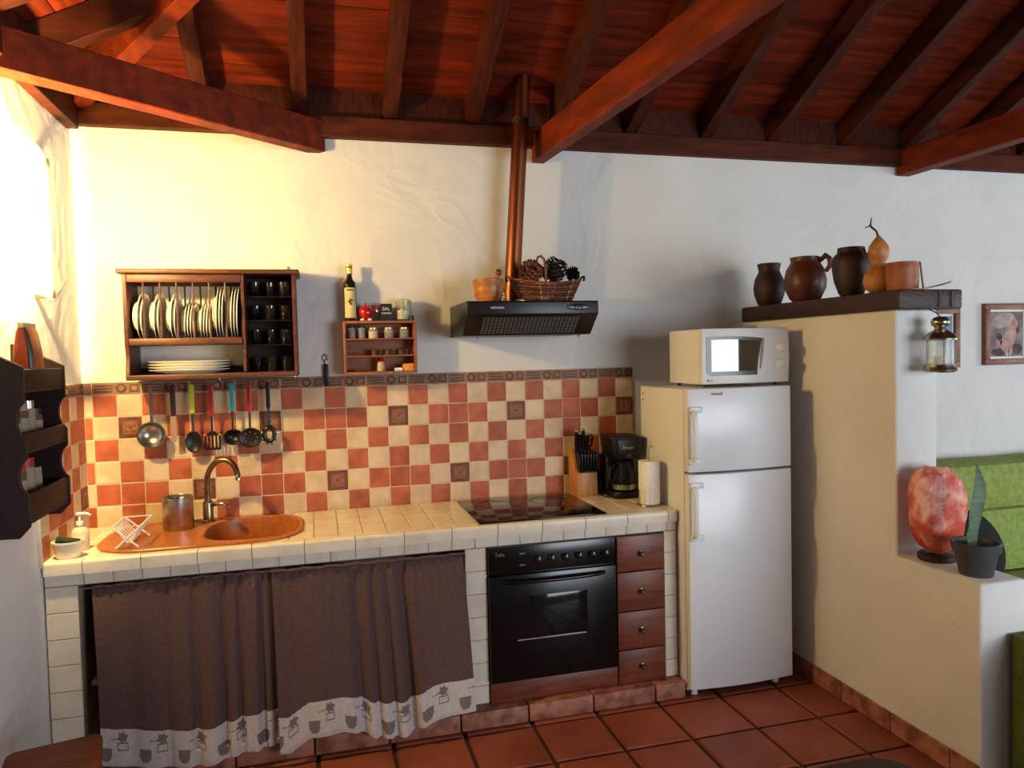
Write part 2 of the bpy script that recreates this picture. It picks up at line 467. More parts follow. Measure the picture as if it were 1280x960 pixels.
for k in range(3):
    inst('border_tile', me_b, wall_left, (XL, -.2 * (k + 1) - .008, ZT + .001), (0, 0, math.pi / 2))
# edge trim where the left-wall tiling stops
MB().box(XL, XL + .012, -.618, -.608, .84, 1.5).build('tile_edge', m_ctile, wall_left, bevel=.002)

# floor tiles (kitchen side), 30 cm squares with wide dark joints
Q = .2965; FX, FY = 1.1101, -.6846
def ftile(name, w, d, t=.012, ch=.006):
    mb = MB()
    V = [(0, 0, -t), (w, 0, -t), (w, d, -t), (0, d, -t), (0, 0, -ch), (w, 0, -ch), (w, d, -ch), (0, d, -ch),
         (ch, ch, 0), (w - ch, ch, 0), (w - ch, d - ch, 0), (ch, d - ch, 0)]
    F = [(k, (k + 1) % 4, 4 + (k + 1) % 4, 4 + k) for k in range(4)] + [(4 + k, 4 + (k + 1) % 4, 8 + (k + 1) % 4, 8 + k) for k in range(4)] + [(8, 9, 10, 11)]
    return mb.add(V, F).mesh(name, [m_floor], smooth=False)
FG = .016
me_f = ftile('floor_tile', Q - FG, Q - FG)
me_fh = {}
for r in range(-2, 9):
    y0 = FY - (r + 1) * Q + FG / 2
    for c in range(-8, 4):
        x0 = FX + c * Q + FG / 2; x1 = x0 + Q - FG
        if x0 < XL: x0 = XL + .004
        if x1 > XP: x1 = XP - .004
        if x1 - x0 < .04: continue
        if abs((x1 - x0) - (Q - FG)) < 1e-4: me = me_f
        else:
            key = round(x1 - x0, 3)
            if key not in me_fh: me_fh[key] = ftile('floor_tile_cut', x1 - x0, Q - FG)
            me = me_fh[key]
        inst('floor_tile', me, floor, (x0, y0, 0))
# living-room side of the floor
for r in range(-2, 10):
    y0 = FY - (r + 1) * Q + FG / 2
    for c in range(4, 13):
        x0 = FX + c * Q + FG / 2
        if x0 < 2.41 and y0 + Q > -1.60: continue
        inst('floor_tile', me_f, floor, (x0, y0, 0))
# skirting tiles along the partition
y = -.30
while y > -1.55:
    l = min(.29, y + 1.593)
    MB().box(XP - .010, XP, y - l + .003, y, 0, .082).build('skirting_tile', m_plinth, wall_partition, bevel=.003, smooth=False)
    y -= .293

# ---------------------------------------------------------------- ceiling
ceiling = tag(bpy.data.objects.new('ceiling', None), kind='structure'); C.objects.link(ceiling)
RY = YF / 2
ZP = 2.855                              # underside of planks at the wall line
def slab(name, q, th, mat, par):
    """quad strip on a roof plane: 4 lower corners, thickness up"""
    mb = MB(); V = list(q) + [(x, y, z + th) for x, y, z in q]
    mb.add(V, [(0, 1, 2, 3), (7, 6, 5, 4), (0, 4, 5, 1), (1, 5, 6, 2), (2, 6, 7, 3), (3, 7, 4, 0)])
    return mb.build(name, mat, par, smooth=False)
w = .105
n = int(-RY / w)
for k in range(n + 1):
    a = k * w + .002; b = min((k + 1) * w - .002, -RY)
    if b <= a: continue
    jz = random.uniform(0, .003)
    q = [(XL + a, -a, ZP + RS * a + jz), (XR - a, -a, ZP + RS * a + jz), (XR - b, -b, ZP + RS * b + jz), (XL + b, -b, ZP + RS * b + jz)]
    slab('plank', q, .02, m_plank, ceiling)
    q = [(XL + a, -a, ZP + RS * a + jz), (XL + b, -b, ZP + RS * b + jz), (XL + b, YF + b, ZP + RS * b + jz), (XL + a, YF + a, ZP + RS * a + jz)]
    slab('plank', q, .02, m_plankL, ceiling)
# outer skin above the planks and the two unseen slopes 
R_ = -RY; e = .023; o = .15
slab('roof_skin', [(XL - o, o, ZP - RS * o + e), (XR + o, o, ZP - RS * o + e), (XR - R_, RY, ZP + RS * R_ + e), (XL + R_, RY, ZP + RS * R_ + e)], .05, m_rafter, ceiling)
slab('roof_skin', [(XL - o, o, ZP - RS * o + e), (XL + R_, RY, ZP + RS * R_ + e), (XL + R_, RY - .001, ZP + RS * R_ + e), (XL - o, YF - o, ZP - RS * o + e)], .05, m_rafter, ceiling)
slab('roof_skin', [(XR + o, o, ZP - RS * o + e), (XR + o, YF - o, ZP - RS * o + e), (XR - R_, RY - .001, ZP + RS * R_ + e), (XR - R_, RY, ZP + RS * R_ + e)], .05, m_rafter, ceiling)
def fz(y): return ZP + RS * (y - YF)
slab('roof_skin', [(XL - o, YF - o, fz(YF - o) + e), (XR + o, YF - o, fz(YF - o) + e), (XR - R_, RY, fz(RY) + e), (XL + R_, RY, fz(RY) + e)], .05, m_rafter, ceiling)
# rafters of the kitchen slope
RH = .135
def rafter_back(x, wdt=.072):
    L = min(R_, x - XL, XR - x)
    if L < .1: return
    zb = ZP - RH
    mb = MB(); V = []
    for xx in (x - wdt / 2, x + wdt / 2):
        V += [(xx, 0, zb), (xx, -L, zb + RS * L), (xx, -L, ZP + RS * L - .001), (xx, 0, ZP - .001)]
    mb.add(V, [(0, 1, 2, 3), (7, 6, 5, 4), (0, 4, 5, 1), (3, 2, 6, 7), (0, 3, 7, 4), (1, 5, 6, 2)])
    mb.build('rafter', m_rafter, ceiling, bevel=.004, seg=1)
for x in (-.49, -.065, .354, .762, 1.19, 1.609, 2.048, 2.463, 2.928, 3.36, 3.79, 4.22, 4.65, 5.1, 5.5, 5.95): rafter_back(x)
def rafter_left(y, wdt=.072):
    L = min(R_, -y, y - YF)
    zb = ZP - RH; mb = MB(); V = []
    for yy in (y - wdt / 2, y + wdt / 2):
        V += [(XL, yy, zb), (XL + L, yy, zb + RS * L), (XL + L, yy, ZP + RS * L - .001), (XL, yy, ZP - .001)]
    mb.add(V, [(0, 1, 2, 3), (7, 6, 5, 4), (0, 4, 5, 1), (3, 2, 6, 7), (0, 3, 7, 4), (1, 5, 6, 2)])
    mb.build('rafter', m_rafterL, ceiling, bevel=.004, seg=1)
for y in (-.46, -.88, -1.3, -1.72, -2.15, -2.6, -3.0): rafter_left(y)
MB().beam((XL + .02, -.02, ZP - .10), (XL + R_, RY, ZP - .10 + RS * R_), .075, .15).build('hip_rafter', m_tie, ceiling, bevel=.004, seg=1)
# wall plates and the boards between the rafter feet
S(MB().box(XL, XR, -.05, 0, 2.625, 2.722), 'trim_1', m_plate, bevel=.004, seg=1)
S(MB().box(XL, XL + .05, YF, -.05, 2.60, 2.722), 'trim_2', m_plate, bevel=.004, seg=1)
S(MB().box(XL, XR, -.004, .02, 2.722, 2.9), 'trim_3', m_rafter, smooth=False)
S(MB().box(XL - .02, XL + .004, YF, 0, 2.722, 2.9), 'trim_4', m_rafterL, smooth=False)
S(MB().box(XL, XR, YF - .02, YF + .004, 2.70, 2.9), 'trim_5', m_rafterL, smooth=False)
S(MB().box(XR - .004, XR + .02, YF, 0, 2.70, 2.9), 'trim_6', m_rafterL, smooth=False)
# tie beams
tag(MB().beam((XL - .02, -.858, 2.63), (.02, .0, 2.63), .085, .145).build('tie_beam', m_tie, bevel=.005, seg=1),
    'dark wooden tie beam crossing the roof corner above the wall lamp', 'beam')
tag(MB().beam((1.095, -.01, 2.625), (1.36, -3.4, 2.625), .068, .145).build('tie_beam', m_tie, bevel=.005, seg=1),
    'orange-lit wooden tie beam running out of the wall beside the copper flue', 'beam')
tag(MB().beam((3.335, -.01, 2.645), (3.40, -3.4, 2.645), .09, .145).build('tie_beam', m_tie, bevel=.005, seg=1),
    'dark wooden tie beam running out of the white wall above the framed pictures', 'beam')
# ---------------------------------------------------------------- tiled masonry counter
CT = .854; CF = -.60; CX0, CX1 = XL + .004, 1.543
counter = thing('kitchen_counter', (.25, -.3, 0), 'white tiled masonry kitchen counter with terracotta plinth tiles', 'counter')
SKC = (-.318, -.308)                    # basin centre
def basin_r(a):
    hx, hy, p = .192, .215, 2.8
    c, s = abs(math.cos(a)), abs(math.sin(a))
    return ((c / hx) ** p + (s / hy) ** p) ** (-1 / p)
NB = 56
cutm = MB(); cutm.prism([(SKC[0] + (basin_r(2 * math.pi * k / NB) + .012) * math.cos(2 * math.pi * k / NB), SKC[1] + (basin_r(2 * math.pi * k / NB) + .012) * math.sin(2 * math.pi * k / NB)) for k in range(NB)], 'z', .5, 1.0)
cutter = cutm.build('cutter', m_ctile, base=(0, 0, 0))
body = MB()
body.box(CX0, CX1, -.585, -.012, .765, CT - .0022)                         # slab
slab_o = body.build('top_slab', m_pale, counter, smooth=False)
cut(slab_o, cutter)
for (a, b) in ((CX0, -.925), (.553, .647), (1.480, CX1)):
    MB().box(a, b, -.5835, -.012, 0, .765).build('pillar', m_pale, counter, smooth=False)
MB().box(-.925, .553, -.578, -.012, 0, .072).build('floor_slab', m_pale, counter, smooth=False)
MB().box(.647, 1.48, -.578, -.012, 0, .0765).build('floor_slab', m_pale, counter, smooth=False)
MB().box(-.920, .55, -.50, -.02, .335, .355).build('inner_shelf', m_whitep, counter, bevel=.002)
# top tiles: 10 cm wide, two rows deep, behind the bullnose row
def toptile(x0, x1, y0, y1, sinkcut):
    mb = MB(); ch = .0025; t = .012; z = CT
    V = [(x0, y0, z - t), (x1, y0, z - t), (x1, y1, z - t), (x0, y1, z - t), (x0, y0, z - ch), (x1, y0, z - ch), (x1, y1, z - ch), (x0, y1, z - ch),
         (x0 + ch, y0 + ch, z), (x1 - ch, y0 + ch, z), (x1 - ch, y1 - ch, z), (x0 + ch, y1 - ch, z)]
    F = [(3, 2, 1, 0)] + [(k, (k + 1) % 4, 4 + (k + 1) % 4, 4 + k) for k in range(4)] + [(4 + k, 4 + (k + 1) % 4, 8 + (k + 1) % 4, 8 + k) for k in range(4)] + [(8, 9, 10, 11)]
    o = mb.add(V, F).build('countertop_tile', m_ctile, counter, smooth=False)
    if sinkcut: cut(o, cutter)
g = .0032
xs = [CX0] + [round(-.965 + .1 * k, 4) for k in range(26) if -.965 + .1 * k > CX0 + .03 and -.965 + .1 * k < CX1 - .02] + [CX1]
for a, b in zip(xs, xs[1:]):
    for (y0, y1) in ((-.295, -.012), (-.548, -.298)):
        inside = b > SKC[0] - .21 and a < SKC[0] + .21
        toptile(a + g / 2, b - g / 2, y0, y1, inside)
# bullnose tiles on the front edge, 20 cm long
def bullnose(x0, x1):
    prof = [(-.551, CT), (-.590, CT)]
    for k in range(1, 6):
        a = math.pi / 2 * k / 5; prof.append((-.590 - .012 * math.sin(a), CT - .012 + .012 * math.cos(a)))
    prof += [(-.602, CT - .051), (-.586, CT - .051), (-.586, CT - .0125), (-.551, CT - .0125)]
    MB().prism(prof, 'x', x0 + g / 2, x1 - g / 2).build('bullnose_tile', m_ctile, counter)
xs = [CX0] + [round(-.903 + .2 * k, 4) for k in range(14) if -.903 + .2 * k < CX1 - .03] + [CX1]
for a, b in zip(xs, xs[1:]): bullnose(a, b)
# fascia and pillar facing tiles
def facetile(name, x0, x1, z0, z1, y=-.578, t=.008):
    mb = MB(); mb.box(x0 + g / 2, x1 - g / 2, y - t, y, z0 + g / 2, z1 - g / 2); mb.build(name, m_ctile, counter, bevel=.0015, seg=1, smooth=False)
MB().box(CX0, CX1, -.5835, -.57, .757, .805).build('fascia_bed', m_pale, counter, smooth=False)
MB().box(CX0, CX1, -.5985, -.585, CT - .048, CT - .006).build('edge_bed', m_pale, counter, smooth=False)
xs = [CX0] + [round(-.903 + .1 * k, 4) for k in range(26) if -.903 + .1 * k < CX1 - .03] + [CX1]
for a, b in zip(xs, xs[1:]): facetile('fascia_tile', a, b, .757, CT - .051)
for (a, b) in ((CX0, -.925), (.553, .647), (1.480, CX1)):
    z = .757
    while z > .09:
        z0 = max(z - .1, .078); facetile('pillar_tile', a, b, z0, z); z = z0
# plinth tiles
xs = [CX0] + [round(-.98 + .297 * k, 3) for k in range(1, 9) if -.98 + .297 * k < CX1 - .05] + [CX1 + .005]
for a, b in zip(xs, xs[1:]):
    MB().box(a + .003, b - .003, -.655, -.578, .002, .076).build('plinth_tile', m_plinth, counter, bevel=.005, smooth=True)
bpy.data.objects.remove(cutter, do_unlink=True)

# ---------------------------------------------------------------- sink
sink = thing('kitchen_sink', (-.507, -.305, CT), 'brown composite sink with rounded bowl and drainboard set in the tiled counter', 'sink')
def outline_r(a):
    """distance from the basin centre to the stadium-like outline"""
    cx, cy, hx, hy, r = -.507, -.308, .398, .255, .19
    d = (math.cos(a), math.sin(a)); lo, hi = 0, 1.5
    for _ in range(40):
        t = (lo + hi) / 2; x = SKC[0] + d[0] * t - cx; y = SKC[1] + d[1] * t - cy
        qx, qy = max(abs(x) - (hx - r), 0), max(abs(y) - (hy - r), 0)
        inside = abs(x) <= hx and abs(y) <= hy and math.hypot(qx, qy) <= r
        lo, hi = (t, hi) if inside else (lo, t)
    return lo
mb = MB(); rings = []; NS = 96
ST = CT + .012
def ring(fr, fz):
    r = []
    for k in range(NS):
        a = 2 * math.pi * k / NS; rr = fr(a); x = SKC[0] + rr * math.cos(a); y = SKC[1] + rr * math.sin(a)
        r.append((x, y, fz(x, y, a)))
    rings.append(r)
def plate_z(x, y, a):
    # drainboard: shallow recess left of the bowl
    ox = (outline_r(a) - math.hypot(x - SKC[0], y - SKC[1]))
    if x < -.53 and ox > .018: return ST - .007 * min(1, (ox - .018) / .01) * min(1, (-.53 - x) / .02)
    return ST
ring(outline_r, lambda x, y, a: CT + .0005)
ring(outline_r, lambda x, y, a: ST - .004)
ring(lambda a: outline_r(a) - .006, lambda x, y, a: ST)
for s in (.02, .03): ring(lambda a, s=s: max(outline_r(a) - s, basin_r(a) + .012), plate_z)
for t in (.85, .7, .55, .4, .28, .16, .08): ring(lambda a, t=t: basin_r(a) + .008 + (max(outline_r(a) - .03 - basin_r(a) - .008, .003)) * t, plate_z)
ring(lambda a: basin_r(a) + .006, lambda x, y, a: ST)
ring(lambda a: basin_r(a), lambda x, y, a: ST - .004)
for q, dz in ((.985, .03), (.96, .10), (.93, .135), (.86, .150), (.5, .154), (.14, .157)): ring(lambda a, q=q: basin_r(a) * q, lambda x, y, a, dz=dz: ST - dz)
V = [p for r in rings for p in r]; F = []
for i in range(len(rings) - 1):
    for k in range(NS): F.append((i * NS + k, i * NS + (k + 1) % NS, (i + 1) * NS + (k + 1) % NS, (i + 1) * NS + k))
F.append(tuple((len(rings) - 1) * NS + k for k in range(NS)))
mb.add(V, F); mb.build('bowl_and_drainboard', m_sink, sink)
MB().lathe((SKC[0], SKC[1], ST - .157), [(.0, .002), (.02, .002), (.034, .004), (.038, .0005)], 20).build('drain', m_chrome, sink)

# mixer tap
tap = thing('mixer_tap', (-.522, -.125, ST), 'bronze-toned gooseneck mixer tap behind the sink bowl', 'tap')
x, y = -.522, -.125
MB().lathe((x, y, ST), [(.0, 0), (.03, 0), (.03, .006), (.023, .012), (.022, .085), (.018, .095), (0, .097)], 20).build('body', m_brass, tap)
pts = [(x, y, ST + .09)]
for k in range(15):
    a = math.pi * k / 14
    pts.append((x + .035 + .05 - .05 * math.cos(a) - .035 * (1 - k / 14), y - .05 * (k / 14), ST + .19 + .088 * math.sin(a * .93)))
pts.append((x + .137, y - .055, ST + .195))
MB().tube(pts, [.014] + [.0125] * (len(pts) - 2) + [.011], 12).build('spout', m_brass, tap)
MB().lathe((pts[-1][0], pts[-1][1], pts[-1][2] - .008), [(0, 0), (.0125, 0), (.0125, .02), (.011, .022)], 14).build('spout_tip', m_chrome, tap)
MB().tube([(x + .015, y - .01, ST + .075), (x + .04, y - .03, ST + .085), (x + .075, y - .045, ST + .082), (x + .095, y - .05, ST + .07)], [.010, .011, .010, .006], 10).build('lever', m_chrome, tap)

# cutlery drainer
cd = thing('cutlery_drainer', (-.635, -.19, ST - .007), 'perforated stainless steel cutlery drainer beside the tap', 'drainer')
x, y, z = -.635, -.19, ST - .007
MB().lathe((x, y, z), [(0, 0), (.061, 0), (.063, .004), (.063, .139), (.060, .141), (.058, .138), (.058, .01), (0, .009)], 32).build('can', m_steel, cd)
lid = MB().lathe((x, y, z + .124), [(0, 0), (.058, 0), (.058, .004), (0, .004)], 32).build('holed_insert', m_steel, cd)
for k in range(13):
    r, a = (0, 0) if k == 0 else ((.022, k * math.pi / 2) if k < 5 else (.043, k * math.pi / 4))
    MB().lathe((x + r * math.cos(a), y + r * math.sin(a), z + .1285), [(0, .0006), (.0075, .0006), (.0075, 0)], 10).build('hole', m_black, lid)

# little white wire plate rack on the drainboard
wr = thing('wire_plate_rack', (-.77, -.40, ST - .007), 'small white plastic folding plate rack on the drainboard', 'plate rack')
zb = ST - .007
for sgn in (-1, 1):
    mb = MB()
    top = (-.77 + sgn * .052, zb + .088); bot = (-.77 - sgn * .04, zb + .004)
    for yy in (-.50, -.30):
        mb.tube([(bot[0], yy, bot[1]), (top[0], yy, top[1])], .0042, 8)
    mb.tube([(top[0], -.50, top[1]), (top[0], -.30, top[1])], .004, 8)
    mb.build('end_frame', m_whitep, wr)
    for k in range(7):
        yy = -.485 + .028 * k
        MB().tube([(top[0], yy, top[1]), (-.77 + sgn * .012, yy, zb + .03), (-.77, yy, zb + .022), (-.77 - sgn * .01, yy, zb + .02)], .0028, 6).build('prong', m_whitep, wr)
MB().tube([(-.77, -.49, zb + .020), (-.77, -.31, zb + .020)], .004, 8).build('spine', m_whitep, wr)
MB().tube([(-.822, -.30, zb + .088), (-.718, -.30, zb + .088)], .003, 8).build('spreader', m_whitep, wr)

# tub with sponge, soap dispenser
tub = thing('sponge_tub', (-.965, -.535, CT), 'cream plastic tub at the counter corner holding sponges', 'tub')
prof = [(0, 0), (.040, 0), (.043, .004), (.054, .056), (.057, .058), (.057, .064), (.053, .064), (.051, .058), (.041, .008), (0, .007)]
MB().lathe((-.965, -.535, CT), prof, 28, sx=1.0, sy=.85).build('tub_body', M('cream_plastic', (226, 214, 190), rough=.4), tub)
sp = MB(); sp.box(-1.005, -.925, -.565, -.515, CT + .056, CT + .072); sp.rot(Matrix.Rotation(.25, 3, 'Y') @ Matrix.Rotation(.2, 3, 'Z'), (-.965, -.54, CT + .06))
so = sp.build('sponge', M('dark_green_scourer', (22, 46, 36), rough=.95, bump=.6, bscale=200), bevel=.004)
tag(so, 'dark green scouring sponge lying across the cream tub', 'sponge')
sp = MB(); sp.box(-.985, -.925, -.545, -.505, CT + .042, CT + .055); sp.rot(Matrix.Rotation(-.1, 3, 'Z'), (-.95, -.53, CT + .06))
tag(sp.build('sponge', M('mint_sponge', (150, 196, 176), rough=.95, bump=.6, bscale=200), bevel=.004), 'pale mint sponge tucked under the dark scourer in the tub', 'sponge')
sd = thing('soap_dispenser', (-.955, -.42, CT), 'clear soap bottle with white pump behind the sponge tub', 'soap dispenser')
MB().lathe((-.955, -.42, CT), [(0, 0), (.03, 0), (.032, .005), (.032, .07), (.024, .085), (.012, .09), (.012, .098), (0, .098)], 20).build('bottle', M('pale_soap', (214, 190, 168), rough=.2, spec=.5), sd)
MB().lathe((-.955, -.42, CT + .098), [(0, 0), (.014, 0), (.014, .014), (.005, .016), (.005, .04), (0, .04)], 14).build('collar', m_whitep, sd)
MB().tube([(-.965, -.42, CT + .141), (-.93, -.425, CT + .143), (-.912, -.428, CT + .136)], [.007, .006, .004], 8).build('pump_nozzle', m_whitep, sd)

# ---------------------------------------------------------------- hob, oven, drawers
hob = thing('ceramic_hob', (.915, -.314, CT), 'black ceramic glass hob set into the tiled counter', 'hob')
MB().box(.6225, 1.2077, -.5705, -.0571, CT + .001, CT + .0075).build('glass_plate', m_hob, hob, bevel=.002)
m_ring = M('hob_ring_print', (46, 42, 42), rough=.15)
for (cx, cy, r) in ((.78, -.19, .075), (1.05, -.19, .09), (.78, -.43, .09), (1.05, -.43, .075)):
    MB().lathe((cx, cy, CT + .0076), [(r, 0), (r, .0003), (r + .002, .0003), (r + .002, 0)], 40).build('cooking_zone', m_ring, hob)
oven = thing('built_in_oven', (.941, -.58, .166), 'black built-in oven with six knobs under the hob', 'oven')
X0, X1 = .6485, 1.2345
MB().box(X0, X1, -.585, -.06, .166, .7565).build('carcass', m_black, oven, bevel=.002)
MB().box(X0 + .001, X1 - .001, -.606, -.585, .640, .7565).build('control_panel', m_black, oven, bevel=.003)
door = MB().box(X0 + .001, X1 - .001, -.610, -.585, .170, .632).build('door', m_black, oven, bevel=.004)
MB().box(.762, 1.094, -.6112, -.610, .345, .535).build('window', m_glassd, door, bevel=.0005)
MB().box(.77, 1.086, -.6118, -.6112, .343, .349).build('window_trim', m_chrome, door)  # chrome strip put in for the bright reflection line in the oven glass
mb = MB(); pts = [(.715 + .46 * k / 12, -.615 - .03 * math.sin(math.pi * min(1, max(0, k / 12 * 1.0))) ** .5, .607) for k in range(13)]
mb.tube(pts, .009, 10); mb.build('handle', m_black, door)
for xk in (.872, .934, .997, 1.060, 1.123, 1.185):
    kn = MB().lathe((xk, -.606, .692), [(0, .022), (.010, .022), (.015, .018), (.017, 0), (0, 0)], 18, axis='y').build('knob', m_blackm, oven)
    MB().box(xk - .0013, xk + .0013, -.6292, -.628, .6935, .706).build('pointer', m_whitep, kn)
    MB().lathe((xk - .012, -.6061, .734), [(0, .0006), (.003, .0006), (.003, 0)], 8, axis='y').build('symbol', M('grey_print', (120, 118, 116), rough=.6), oven)
text('brand_mark', 'Teka', .022, (.70, -.6063, .718), M('grey_print', (120, 118, 116), rough=.6), oven)
for k, (dx, dz) in enumerate(((.80, .722), (.80, .672))):
    MB().box(dx - .012, dx + .012, -.6066, -.606, dz - .0025, dz + .0025).build('clock_mark', M('grey_print', (120, 118, 116), rough=.6), oven)
du = thing('drawer_cabinet', (1.357, -.58, .0765), 'reddish wooden four-drawer cabinet beside the oven', 'drawers')
MB().box(1.240, 1.476, -.582, -.06, .0765, .754).build('carcass', m_rackd, du)
zs = [(.592, .752), (.411, .588), (.235, .407), (.078, .231)]
for (z0, z1) in zs:
    d = MB().box(1.242, 1.474, -.602, -.582, z0, z1).build('drawer', m_drawer, du, bevel=.004)
    MB().lathe((1.358, -.602, (z0 + z1) / 2), [(0, .026), (.008, .026), (.0125, .022), (.0125, .018), (.006, .012), (.006, .004), (.012, .002), (.012, 0), (0, 0)], 18, axis='y').build('knob', m_knob, d)
tag(MB().box(.6485, 1.238, -.600, -.582, .0765, .163).build('kick_panel', m_drawer, bevel=.003), 'long reddish wooden panel filling the gap below the oven', 'panel')

# ---------------------------------------------------------------- curtains under the sink
def curtain(x0, x1, hem, gather, label, seed, folds, ytop=-.588, zt=.742, dr=.01, yo=0.0):
    t = thing('sink_curtain', ((x0 + x1) / 2, -.62, .1), label, 'curtain')
    rnd = random.Random(seed)
    ph = [rnd.uniform(0, 6.28) for _ in range(4)]
    nx, nz = int((x1 - x0) / .0030), 130
    tz = [k / 70 * .79 for k in range(70)] + [.79 + .21 * k / 60 for k in range(61)]
    def fold(u, s):
        v = .0025 * math.sin(2 * math.pi * 3.1 * u + ph[0]) + .0016 * math.sin(2 * math.pi * 23 * u + ph[1] + 2 * math.sin(9 * u)) * (1 - s) ** 3
        for c, d, w in folds: v += d * (.30 + .70 * s) * math.exp(-((u - c - dr * (s - .5)) / w) ** 2)
        return v
    V = []; nb = nz + 1
    for i in range(nx + 1):
        u = i / nx; zh = interp(hem, u)
        for j in range(nz + 1):
            s = tz[j]; z = zt - .006 * math.sin(u * 21) * (1 - s) + (zh - zt) * s
            cx = (x0 + x1) / 2
            xx = x0 + (x1 - x0) * u
            xx = xx + (interp(gather, u)) * s * (1 - .25 * s)
            y = ytop - .100 * min(1, s * 1.03) ** .9 + fold(u, s) + yo * s
            if z < .10: y = min(y, -.664)
            if z > .74: y = max(y, ytop - .006)
            V.append((xx, y, z))
    F1, F2, F3 = [], [], []
    bh = .135
    L = (x1 - x0)
    def motif(u, v):
        # u metres along the cloth, v metres above the hem: pots, flowering jars
        c = u % .185
        dx = c - .05
        if .018 < v < .066 and abs(dx) < .031 * (1 if v > .045 else math.sqrt(max(0, 1 - ((.045 - v) / .030) ** 2))) * (.86 + 2.2 * (v - .018)): return True
        dx = c - .130
        if abs(dx) < .024 and .058 < v < .088:           # jar outline
            return abs(dx) > .020 or v < .063 or v > .083
        if math.hypot(dx, (v - .106) * 1.25) < .022 + .004 * math.sin(6 * math.atan2(v - .106, dx)): return True
        if abs(c - .088) < .018 and abs(v - .098 - .1 * (c - .088)) < .0018: return True
        return False
    for i in range(nx):
        u = (i + .5) / nx; zh = interp(hem, u)
        for j in range(nz):
            s = (tz[j] + tz[j + 1]) / 2; hgt = (1 - s) * (zt - zh)
            f = (i * nb + j, (i + 1) * nb + j, (i + 1) * nb + j + 1, i * nb + j + 1)
            if hgt < bh: (F3 if motif(u * L * 1.25 + seed * .03, hgt) else F2).append(f)
            else: F1.append(f)
    mb = MB(); mb.add(V, F1 + F2 + F3); 
    me = bpy.data.meshes.new('cloth_panel'); off = wloc(t)
    me.from_pydata([tuple(Vector(v) - off) for v in V], [], F1 + F2 + F3)
    for mt in (m_cloth, m_band, m_print): me.materials.append(mt)
    for k, p in enumerate(me.polygons):
        p.material_index = 0 if k < len(F1) else (1 if k < len(F1) + len(F2) else 2); p.use_smooth = True
    o = bpy.data.objects.new('cloth_panel', me); C.objects.link(o); o.parent = t
    sm = o.modifiers.new('thick', 'SOLIDIFY'); sm.thickness = .0016; sm.offset = 0
    # gathered header tube
    hp = [(x0 + (x1 - x0) * k / 60, ytop - .004 + .004 * math.sin(k * 1.9 + seed), zt + .002 + .002 * math.sin(k * .8)) for k in range(61)]
    MB().tube(hp, .007, 8).build('gathered_header', m_cloth, t)
    return t
curtain(-.880, -.188, [(0, .10), (.12, .085), (.35, .055), (.55, .040), (.68, .052), (.8, .07), (1, .08)], [(0, .045), (.5, .0), (1, -.012)],
        'mauve sink curtain with printed white hem hanging below the drainboard', 1,
        [(.17, .012, .05), (.36, .016, .035), (.52, .026, .022), (.60, -.012, .03), (.67, .030, .020), (.76, .028, .018), (.84, -.010, .02), (.88, .028, .018), (.96, .020, .04)], ytop=-.580)
curtain(-.232, .540, [(0, .06), (.05, .055), (.16, .10), (.34, .105), (.42, .09), (.50, .062), (.62, .048), (.68, .050), (.72, .072), (.80, .10), (1, .115)], [(0, .02), (.5, -.01), (.7, .01), (1, .025)],
        'mauve sink curtain with printed white hem hanging beside the oven pillar', 2,
        [(.12, .010, .05), (.30, .008, .06), (.43, .032, .030), (.515, .026, .016), (.59, .028, .018), (.675, .048, .024), (.72, -.008, .02), (.86, .010, .05)], dr=.03, yo=-.012, ytop=-.601)
tag(MB().tube([(-.924, -.584, .742), (-.40, -.584, .742), (-.26, -.587, .742), (-.16, -.602, .742), (.1, -.605, .742), (.50, -.605, .742), (.552, -.587, .742)], .003, 8).build('curtain_wire', m_steel), 'thin steel curtain wire stretched under the counter edge', 'wire')
# ---------------------------------------------------------------- dish rack on the wall
rk = thing('dish_rack', (-.46, -.1, 1.51), 'wall-hung wooden dish rack with plate slots and a dark glass compartment', 'dish rack')
RD = -.215
def side(x0, x1, mat=m_rackw):
    prof = [(0, 1.962), (RD, 1.962), (RD, 1.66), (RD + .01, 1.63), (RD + .012, 1.60), (RD, 1.56), (RD - .004, 1.512), (0, 1.512)]
    MB().prism(prof, 'x', x0, x1).build('side_panel', mat, rk, bevel=.002, seg=1)
side(-.812, -.796); side(-.126, -.110)
MB().prism([(0, 1.962), (RD + .006, 1.962), (RD + .006, 1.536), (0, 1.536)], 'x', -.342, -.327).build('divider', m_rackw, rk, bevel=.002, seg=1)
MB().box(-.832, -.092, RD - .02, 0, 1.962, 1.982).build('top_board', m_rackw, rk, bevel=.006)
MB().box(-.812, -.110, RD - .006, 0, 1.510, 1.532).build('bottom_board', m_rackw, rk, bevel=.004)
MB().box(-.796, -.342, RD + .002, RD + .018, 1.926, 1.962).build('top_rail', m_rackw, rk, bevel=.003)
MB().box(-.796, -.342, RD - .002, RD + .022, 1.658, 1.688).build('front_slot_rail', m_rackw, rk, bevel=.004)
MB().box(-.796, -.342, -.045, -.02, 1.658, 1.688).build('rear_slot_rail', m_rackw, rk, bevel=.004)
MB().box(-.796, -.342, RD + .022, -.045, 1.672, 1.6855).build('slot_floor', m_rackw, rk)
MB().box(-.796, -.342, -.035, -.02, 1.926, 1.950).build('rear_top_rail', m_rackw, rk, bevel=.003)
MB().box(-.327, -.126, -.012, 0, 1.532, 1.962).build('dark_back_panel', m_rackd, rk)
MB().box(-.796, -.342, -.015, 0, 1.532, 1.56).build('rear_lip', m_rackd, rk)
